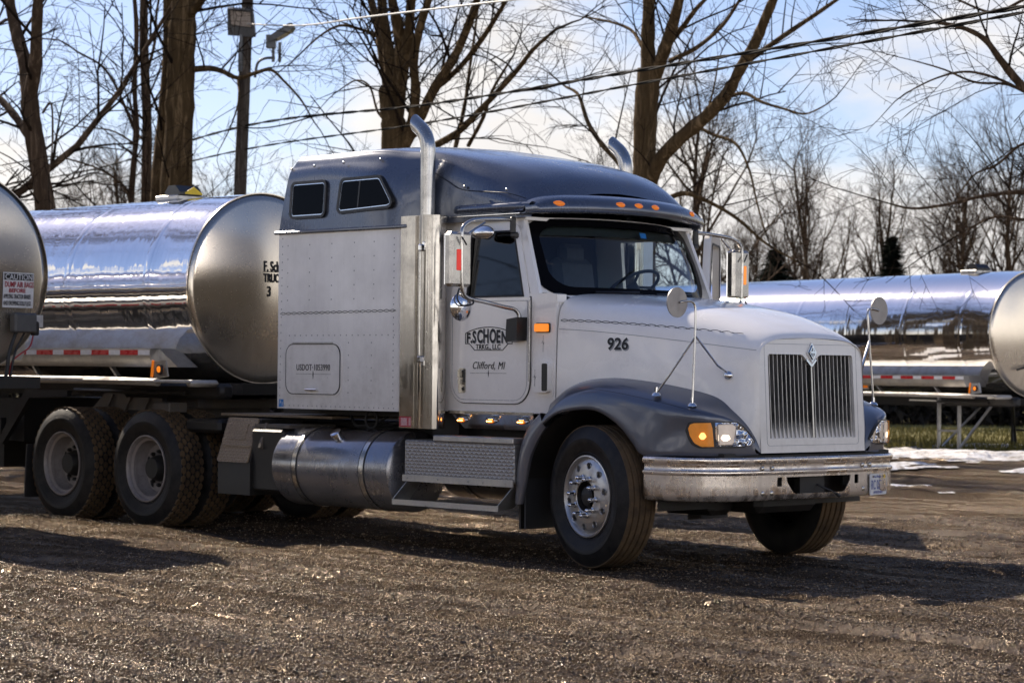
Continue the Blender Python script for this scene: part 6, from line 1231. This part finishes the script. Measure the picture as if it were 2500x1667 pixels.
def limb_tree(key,name,label,bm_=bark1,dens=1.0,group=None,at=None,rz=0,scale=1,tw=None):
    base,limbs=LIMBS[key]; e=empty(name,base if at is None else at,label,'tree',group,rz); e.scale=(scale,)*3
    tr,cw=Tubes(),Tubes()
    for li,(P,w0,w1) in enumerate(limbs):
        pts=cr_pts(P,max(8,len(P)*4)); A_=np.array([tuple(p) for p in pts]); n=len(A_); Rr=np.linspace(w0,w1,n)*(1+.05*rng.normal(0,1,n)); 
        if li==0: A_[0,2]=-.3; Rr[:3]*=[1.5,1.2,1.08]
        tr.add(A_,Rr,12)
        Ls=np.linalg.norm(np.diff(A_,axis=0),axis=1); tot=Ls.sum(); step=(.42 if w0<.12 else .8)/dens; s_=.3
        while s_<tot:
            c_=np.cumsum(Ls); i=int(np.searchsorted(c_,s_)); i=min(i,n-2); q=A_[i]+(A_[i+1]-A_[i])*rng.random()
            if q[2]>2.4:
                dd=nrm(A_[i+1]-A_[i]); a=rng.normal(0,1,3); a-=dd*a.dot(dd); a=nrm(a); rr_=Rr[i]
                r0=min(rr_*.4,.012+.022*rng.random()**2); L_=.6+ (1.9*rng.random() if rr_>.04 else 1.1*rng.random())
                twigs(cw,q,dd*.6+a*.7+np.array([0,0,.22]),L_,r0,2,-.05+.06*rng.random(),.75,1.0)
            s_+=step*(.5+rng.random())
        if w1<.12: twigs(cw,A_[-1],A_[-1]-A_[-2],1.2,w1,2,0)
    o=bpy.data.objects.new('trunk',tr.mesh('trunk',bm_)); col.objects.link(o); o.parent=e
    o=bpy.data.objects.new('crown',cw.mesh('crown',tw or twig)); col.objects.link(o); o.parent=e; return e
limb_tree('t1','bare_tree','forked bare tree at the far left of the photo')
limb_tree('t2','bare_tree','slim bare tree with a wavy stem left of the thick trunk',dens=.9)
limb_tree('t3','bare_tree','straight dark bare tree right beside the thick trunk',dens=.9)
TT=[limb_tree('t4','bare_tree','thickest bare trunk, doubled, left of the utility pole',bark2)]
TT.append(limb_tree('t5','bare_tree','many stemmed bare tree above the sleeper roof',bark2,dens=1.1))
TT.append(limb_tree('t6','bare_tree','big forked bare tree rising behind the far exhaust stack',bark2,dens=1.1))
limb_tree('t7','bare_tree','bare tree reaching in from the right edge with arching branches',dens=1.25)
# generic bare trees
def gen_tree(h,n,up,rad,seed_lift,tw,name,bk=bark1):
    e=empty(name); tr,cw=Tubes(),Tubes()
    P=wander(np.zeros(3)-np.array([0,0,.3]),np.array([0,0,1.0]),h*.75,10,.045,.05); Rr=np.linspace(rad,rad*.25,11); tr.add(P,Rr*.8,8)
    for k in range(n):
        t_=.18+.8*(k+rng.random())/n; i=min(int(t_*10),9); q=P[i]+(P[i+1]-P[i])*rng.random(); a=2*math.pi*rng.random(); el=up+.25*rng.normal()
        d=np.array([math.cos(a)*math.cos(el),math.sin(a)*math.cos(el),math.sin(el)]); L_=h*(.5-.32*t_)*(.7+.5*rng.random()); r0=rad*.42*(1-t_*.6)
        B=wander(q,d,L_,7,.10,.06); Rb=np.linspace(r0,r0*.25,8); tr.add(B,Rb,5)
        for j in range(int(9*L_/3)+3):
            tt=.15+.85*rng.random(); ii=min(int(tt*7),6); qq=B[ii]+(B[ii+1]-B[ii])*rng.random(); dd=nrm(B[ii+1]-B[ii]); aa=rng.normal(0,1,3); aa-=dd*aa.dot(dd); twigs(cw,qq,dd*.8+nrm(aa)*.55,h*.085*(.6+.8*rng.random()),max(Rb[ii]*.45,.007),2,seed_lift,.55)
    o=bpy.data.objects.new('trunk',tr.mesh('trunk',bk)); col.objects.link(o); o.parent=e
    o=bpy.data.objects.new('crown',cw.mesh('crown',tw)); col.objects.link(o); o.parent=e; return e
def copy_tree(src,loc,rz,sc,label,group):
    r_=src.copy(); col.objects.link(r_); r_.location=loc; r_.rotation_euler=(0,0,rz); r_.scale=(sc,)*3
    for ch in list(src.children): c_=ch.copy(); col.objects.link(c_); c_.parent=r_
    tag(r_,label,'tree',group)
for k_,(src,x,y,rz,sc,lb) in enumerate(((TT[2],-3,-26,2.4,1.0,'big forked bare tree across the yard'),(TT[1],-13,-25,2.5,1.0,'many stemmed bare tree across the yard'),(TT[2],9,-30,2.0,1.1,'leaning bare tree across the yard, on the right'),(TT[0],-22,-24,2.2,1.0,'thick bare tree across the yard, on the left'))): copy_tree(src,(x,y,0),rz,sc,lb,None)
VAR=[gen_tree(9.5,20,1.15,.13,.04,twig2,'bare_tree'),gen_tree(10.5,24,.95,.16,.03,twig2,'bare_tree'),gen_tree(9,18,.75,.15,.0,twig,'bare_tree'),gen_tree(8.5,16,1.25,.10,.05,twig2,'bare_tree')]
used_v=[False]*4
def put_tree(k,x,y,z,rz,sc,label,group):
    src=VAR[k]
    if not used_v[k]: r_=src; used_v[k]=True
    else:
        r_=src.copy(); col.objects.link(r_)
        for ch in list(src.children): c_=ch.copy(); col.objects.link(c_); c_.parent=r_
    r_.location=(x,y,z); r_.rotation_euler=(0,0,rz); r_.scale=(sc,sc,sc); tag(r_,label,'tree',group); return r_
def UV(u,v): return CAMP.x+u*Ff[0]+v*Rf[0],CAMP.y+u*Ff[1]+v*Rf[1]
# single trees that stand out beyond the tanker on the right   (depth, lateral)
for (k,u,v,sc,lab) in((0,62,7.9,.98,'fan shaped bare tree in the gap of sky right of the door mirror'),(0,66,10.2,.92,'narrow upright bare tree in front of the cloud, nearest the right hand woods'),(1,54,4.2,.95,'bushy bare tree directly behind the far door mirror'),(2,50,2.3,.80,'low spreading bare tree between the cab and its far mirror')):
    x,y=UV(u,v); put_tree(k,x,y,.2,rng.random()*6,sc,lab,None)
cnt=0
for i in range(19):
    u=55+26*rng.random(); v=(11.0+9*rng.random())*u/60; x,y=UV(u,v); put_tree([0,1,3,1][i%4],x,y,.2,rng.random()*6,.70+.34*rng.random(),'bare tree in the dense woods at the right edge','bare trees of the woods at the right')
for i in range(13):
    u=66+20*rng.random(); v=(-1+9.5*rng.random())*u/62; x,y=UV(u,v); put_tree([3,1,2][i%3],x,y,.2,rng.random()*6,.62+.22*rng.random(),'small bare tree low behind the right tanker','small bare trees low behind the right tanker')
for i in range(15):
    u=68+16*rng.random(); v=-18+18.5*(i+rng.random())/15; x,y=UV(u,v); put_tree([3,0,2][i%3],x,y,.2,rng.random()*6,.85+.25*rng.random() ,'pale distant bare tree behind the left tankers','distant bare trees behind the left tankers')
# tall trees towards the sun just outside the frame: they throw the dappled shade on the yard
for i,(x,y,sc) in enumerate(((-24,6.2,2.0),(-25,-3.0,1.9),(-33,2.0,2.0))): put_tree([2,1,2,1][i],x,y,0,i*1.3,sc,'tall bare tree outside the left edge shading the yard','tall bare trees beside the yard')
# bare trees across the yard behind the camera (mirrored in the tankers)
for i in range(9): put_tree([1,2][i%2],-24+6.5*i+2*rng.random(),-30-6*rng.random(),0,rng.random()*6,1.1+.5*rng.random(),'bare tree across the yard mirrored in the tankers','bare trees across the yard')
for k in range(4):
    if not used_v[k]: 
        for ch in list(VAR[k].children): bpy.data.objects.remove(ch)
        bpy.data.objects.remove(VAR[k])
# conifers
def conifer(h,r,at,label,seed):
    e=empty('spruce',at,label,'tree','spruces beyond the tankers'); tr=Tubes(); tr.add(np.array([[0,0,-.2],[0,0,h*.5],[0,0,h]]),[.12,.07,.02],6)
    o=bpy.data.objects.new('trunk',tr.mesh('trunk',bark1)); col.objects.link(o); o.parent=e
    V=[];Fc=[]
    g=np.random.default_rng(seed); n=4200
    for k in range(n):
        t_=g.random()**.8; z=h*(.06+.94*t_); R0_=r*(1-t_)**.9*(.75+.35*math.sin(z*7+g.random()))+.06; a=g.random()*6.283; rr_=R0_*(.35+.65*g.random()); c_=np.array([math.cos(a)*rr_,math.sin(a)*rr_,z-.22*rr_]); out_=np.array([math.cos(a),math.sin(a),-.25]); sd_=np.array([-math.sin(a),math.cos(a),.3*g.normal()]); L_=.30+.22*g.random(); w_=.07+.05*g.random(); b0=len(V)
        V+=[tuple(c_-out_*L_*.5-sd_*w_*.5),tuple(c_-out_*L_*.5+sd_*w_*.5),tuple(c_+out_*L_*.5)]; Fc.append((b0,b0+1,b0+2))
    mb=MB(); mb.v=V; mb.f=Fc; o=mb.build('crown',needle,e,None,0,recalc=False); return e
for (u,v,z,h,r,lab,sd_) in((80,-12.15,0,9.6,2.4,'dark spruce tip beside the utility pole',1),(60,6.75,.2,4.3,2.3,'dark spruce just right of the far door mirror',2),(64,10.4,.2,4.9,2.4,'brownish spruce above the right tanker',3),(80,-11.0,0,7.6,2.0,'small spruce tip close to the sleeper edge',4)):
    x,y=UV(u,v); conifer(h,r,(x,y,z),lab,sd_)
# dark understorey behind the field and across the yard
def hedge(name,pts,h,label,seed,n=9000,leaf=.22,wid=2.2):
    g=np.random.default_rng(seed); V=[];F2=[]
    pts=np.array(pts,float); seg=np.diff(pts,axis=0); L_=np.linalg.norm(seg,axis=1); cum=np.concatenate([[0],np.cumsum(L_)])
    s_=g.random(n)*cum[-1]; i=np.clip(np.searchsorted(cum,s_)-1,0,len(seg)-1); p=pts[i]+seg[i]*((s_-cum[i])/L_[i])[:,None]
    hh_=h*(.55+.6*fbm(s_*.25,s_*0,3,seed)); z=hh_*g.random(n)**.8; off=(g.random((n,2))-.5)*wid
    c_=np.stack([p[:,0]+off[:,0],p[:,1]+off[:,1],z+.15],-1); a=g.normal(0,1,(n,3)); b_=g.normal(0,1,(n,3)); a/=np.linalg.norm(a,axis=1)[:,None]; b_/=np.linalg.norm(b_,axis=1)[:,None]
    sz=leaf*(.5+g.random(n))[:,None]; co=np.stack([c_-a*sz,c_+b_*sz*.7,c_+a*sz],1).reshape(-1,3); fa=np.arange(n*3).reshape(-1,3)
    me=bpy.data.meshes.new(name); me.vertices.add(len(co)); me.vertices.foreach_set('co',co.ravel().astype(np.float32)); me.loops.add(len(fa)*3); me.polygons.add(len(fa)); me.loops.foreach_set('vertex_index',fa.ravel().astype(np.int32)); me.polygons.foreach_set('loop_start',np.arange(0,len(fa)*3,3,dtype=np.int32)); me.update(calc_edges=True); me.materials.append(brush)
    o=bpy.data.objects.new(name,me); col.objects.link(o); tag(o,label,'undergrowth',None,'stuff'); return o
brush=plain('dark_brush',(.022,.018,.013),.95)
hedge('undergrowth',[UV(53,-2),UV(52,6),UV(52,12),UV(56,24)],2.3,'dark brush along the far side of the grass field',5,60000,.15)
hedge('undergrowth',[UV(36,-26),UV(38,-12),UV(41,-3),UV(44,3)],2.0,'added dark brush that fills the gaps under the tankers on the left',9,22000,.22)  # brush added to darken the gaps under the left tankers
hedge('undergrowth',[(-45,-36),(0,-33),(40,-36)],3.2,'dark brush across the yard opposite the trucks',6,9000,.4)
# ================================================================ utility pole, floodlights, cables
pole=empty('utility_pole',(-20.40,11.24,0),'weathered wooden utility pole with two floodlights above the left tanker','utility pole')
mb=MB(); mb.tube([(0,0,-.3),(.14,.05,4.36),(.24,.09,7.7),(.28,.11,9.0)],.1,20,rf=[.125,.108,.098,.095]); mb.build('pole_shaft',poleM,pole)
Rv=Vector((Rf[0],Rf[1],0)); Fv=Vector((Ff[0],Ff[1],0))
def PL(c,r_,u_,n_): return lambda a,b,t:tuple(c+r_*a+u_*b+n_*t)
fm=plain('floodlight_grey',(.13,.135,.14),.45,.4); lensm=plain('floodlight_lens',(.42,.36,.31),.3)
c=Vector((-20.24,11.28,7.27))-pole.location; n0=(-Fv*1.0+Vector((0,0,-.35))).normalized(); r0=(Rv*.995-Vector((0,0,.06))).normalized(); u0=n0.cross(r0)*-1; u0=u0 if u0.z>0 else -u0
Tq=PL(c-Fv*.18,r0,u0,n0)
mb=MB(); mb.prism([(-.235,.24),(.20,.24),(.26,-.22),(-.215,-.22)],Tq,-.10,.04)
for k in range(7): mb.prism([(-.14+.05*k,.24),(-.13+.05*k,.24),(-.13+.05*k,.27),(-.14+.05*k,.27)],Tq,-.09,.0)
fl=mb.build('floodlight',fm,pole); mb=MB(); mb.prism([(-.19,.215),(.165,.205),(.185,-.055),(-.165,-.035)],Tq,.04,.045); mb.build('lens',lensm,fl); mb=MB(); ring(mb,[(-.20,.225),(.172,.215),(.194,-.065),(-.172,-.045)],Tq,.012,.04,.055); mb.build('lens_frame',black,fl)
mb=MB(); mb.box(tuple(c+Vector((0,0,-.42))-Fv*.13),(.05,.05,.5),rot=(0,0,YAW)); mb.tube([tuple(c+Vector((0,0,-.62))-Fv*.13),tuple(c+Vector((0,0,-.62)))],.03,6); mb.build('floodlight_arm',fm,pole)
c=Vector((-19.76,11.75,7.10))-pole.location; ax_=(Rv*.82+Vector((0,0,.52))).normalized(); up_=(Vector((0,0,1))-ax_*ax_.z).normalized(); nn_=ax_.cross(up_)
Tq=PL(c,ax_,up_,nn_)
mb=MB(); mb.prism([(-.16,-.03),(.20,-.045),(.27,-.02),(.27,.045),(.22,.075),(-.14,.065)],Tq,-.17,.17); fl=mb.build('floodlight',fm,pole); mb=MB(); mb.prism([(-.10,-.041),(.18,-.047),(.18,-.05),(-.10,-.05)],Tq,-.13,.172); mb.build('lens',lensm,fl)
mb=MB(); mb.box(tuple(c+Vector((0,0,-.12))-Rv*.17),(.16,.16,.22),rot=(0,0,YAW)); mb.box(tuple(c+Vector((0,0,-.30))-Rv*.13),(.04,.05,.34),rot=(0,0,YAW)); mb.box(tuple(c+Vector((0,0,-.30))-Rv*.02),(.04,.05,.34),rot=(0,0,YAW))
mb.tube(cr_pts([tuple(c+Rv*-.10+Vector((0,0,-.40))),tuple(c+Rv*-.28+Vector((0,0,-.41))),tuple(c+Rv*-.40+Vector((0,0,-.50))),tuple(c+Rv*-.44+Vector((0,0,-.74)))],14),.024,8); mb.build('floodlight_bracket',fm,pole)
mb=MB(); q0=Vector((-20.22,11.30,6.6))-pole.location-Fv*.1
mb.tube(cr_pts([q0+Vector((0,0,.7)),q0+Rv*.12+Vector((0,0,.3)),q0+Rv*.3+Vector((0,0,.15)),q0+Rv*.38+Vector((0,0,.4))],14),.008,5); mb.tube([q0+Vector((0,0,.9)),q0+Vector((0,0,-.1))],.010,5); mb.box(tuple(q0+Vector((0,0,.1))-Rv*.04),(.06,.05,.5)); mb.build('wiring',fm,pole)
cabm,_t3,_b3=nodes('cable_black'); _b3.inputs['Base Color'].default_value=(.008,.008,.008,1); _b3.inputs['Roughness'].default_value=.8; _b3.inputs['Specular IOR Level'].default_value=.08
def cable(pts,r,label,twist=0,mat=None):
    P_=cr_pts(pts,160); mb=MB()
    if twist:
        for ph in range(2):
            Q=[p+Vector((0,0,1))*math.cos(k*1.1+ph*math.pi)*r*.75+Rv*math.sin(k*1.1+ph*math.pi)*r*.75 for k,p in enumerate(P_)]; mb.tube(Q,r*.7,6)
    else: mb.tube(P_,r,8)
    o=mb.build('overhead_cable',mat or cabm,None,None,180); tag(o,label,'cable','cables strung from the utility pole'); return o
cable([(-49.2,24.6,6.76),(-34,17.7,5.98),(-20.2,11.33,5.53),(-13,9.0,5.16),(-6.57,6.67,4.9),(.36,3.74,4.55),(3.0,2.6,4.46)],.017,'upper thick black cable running past the pole across the whole sky',1)
cable([(-49.2,24.6,6.60),(-34,17.7,5.66),(-20.2,11.34,5.13),(-13,9.0,4.90),(-6.57,6.67,4.75),(.36,3.74,4.50),(3.0,2.6,4.43)],.0125,'lower thinner black cable just beneath the upper one',1)
cable([(-20.2,11.3,7.28),(-16.3,9.4,6.66),(-12.64,7.6,6.22),(-6.91,4.88,5.53),(-4.87,4.12,5.32),(-1,2.6,4.95)],.012,'pale wire leaving the pole top towards the upper edge',0,plain('pale_wire',(.55,.55,.52),.4))
cable([(-20.2,11.3,5.50),(-19.2,10.95,5.40),(-18.2,10.6,5.36),(-17.0,10.25,5.38),(-15.6,9.8,5.30)],.012,'short sagging jumper cable right of the pole')
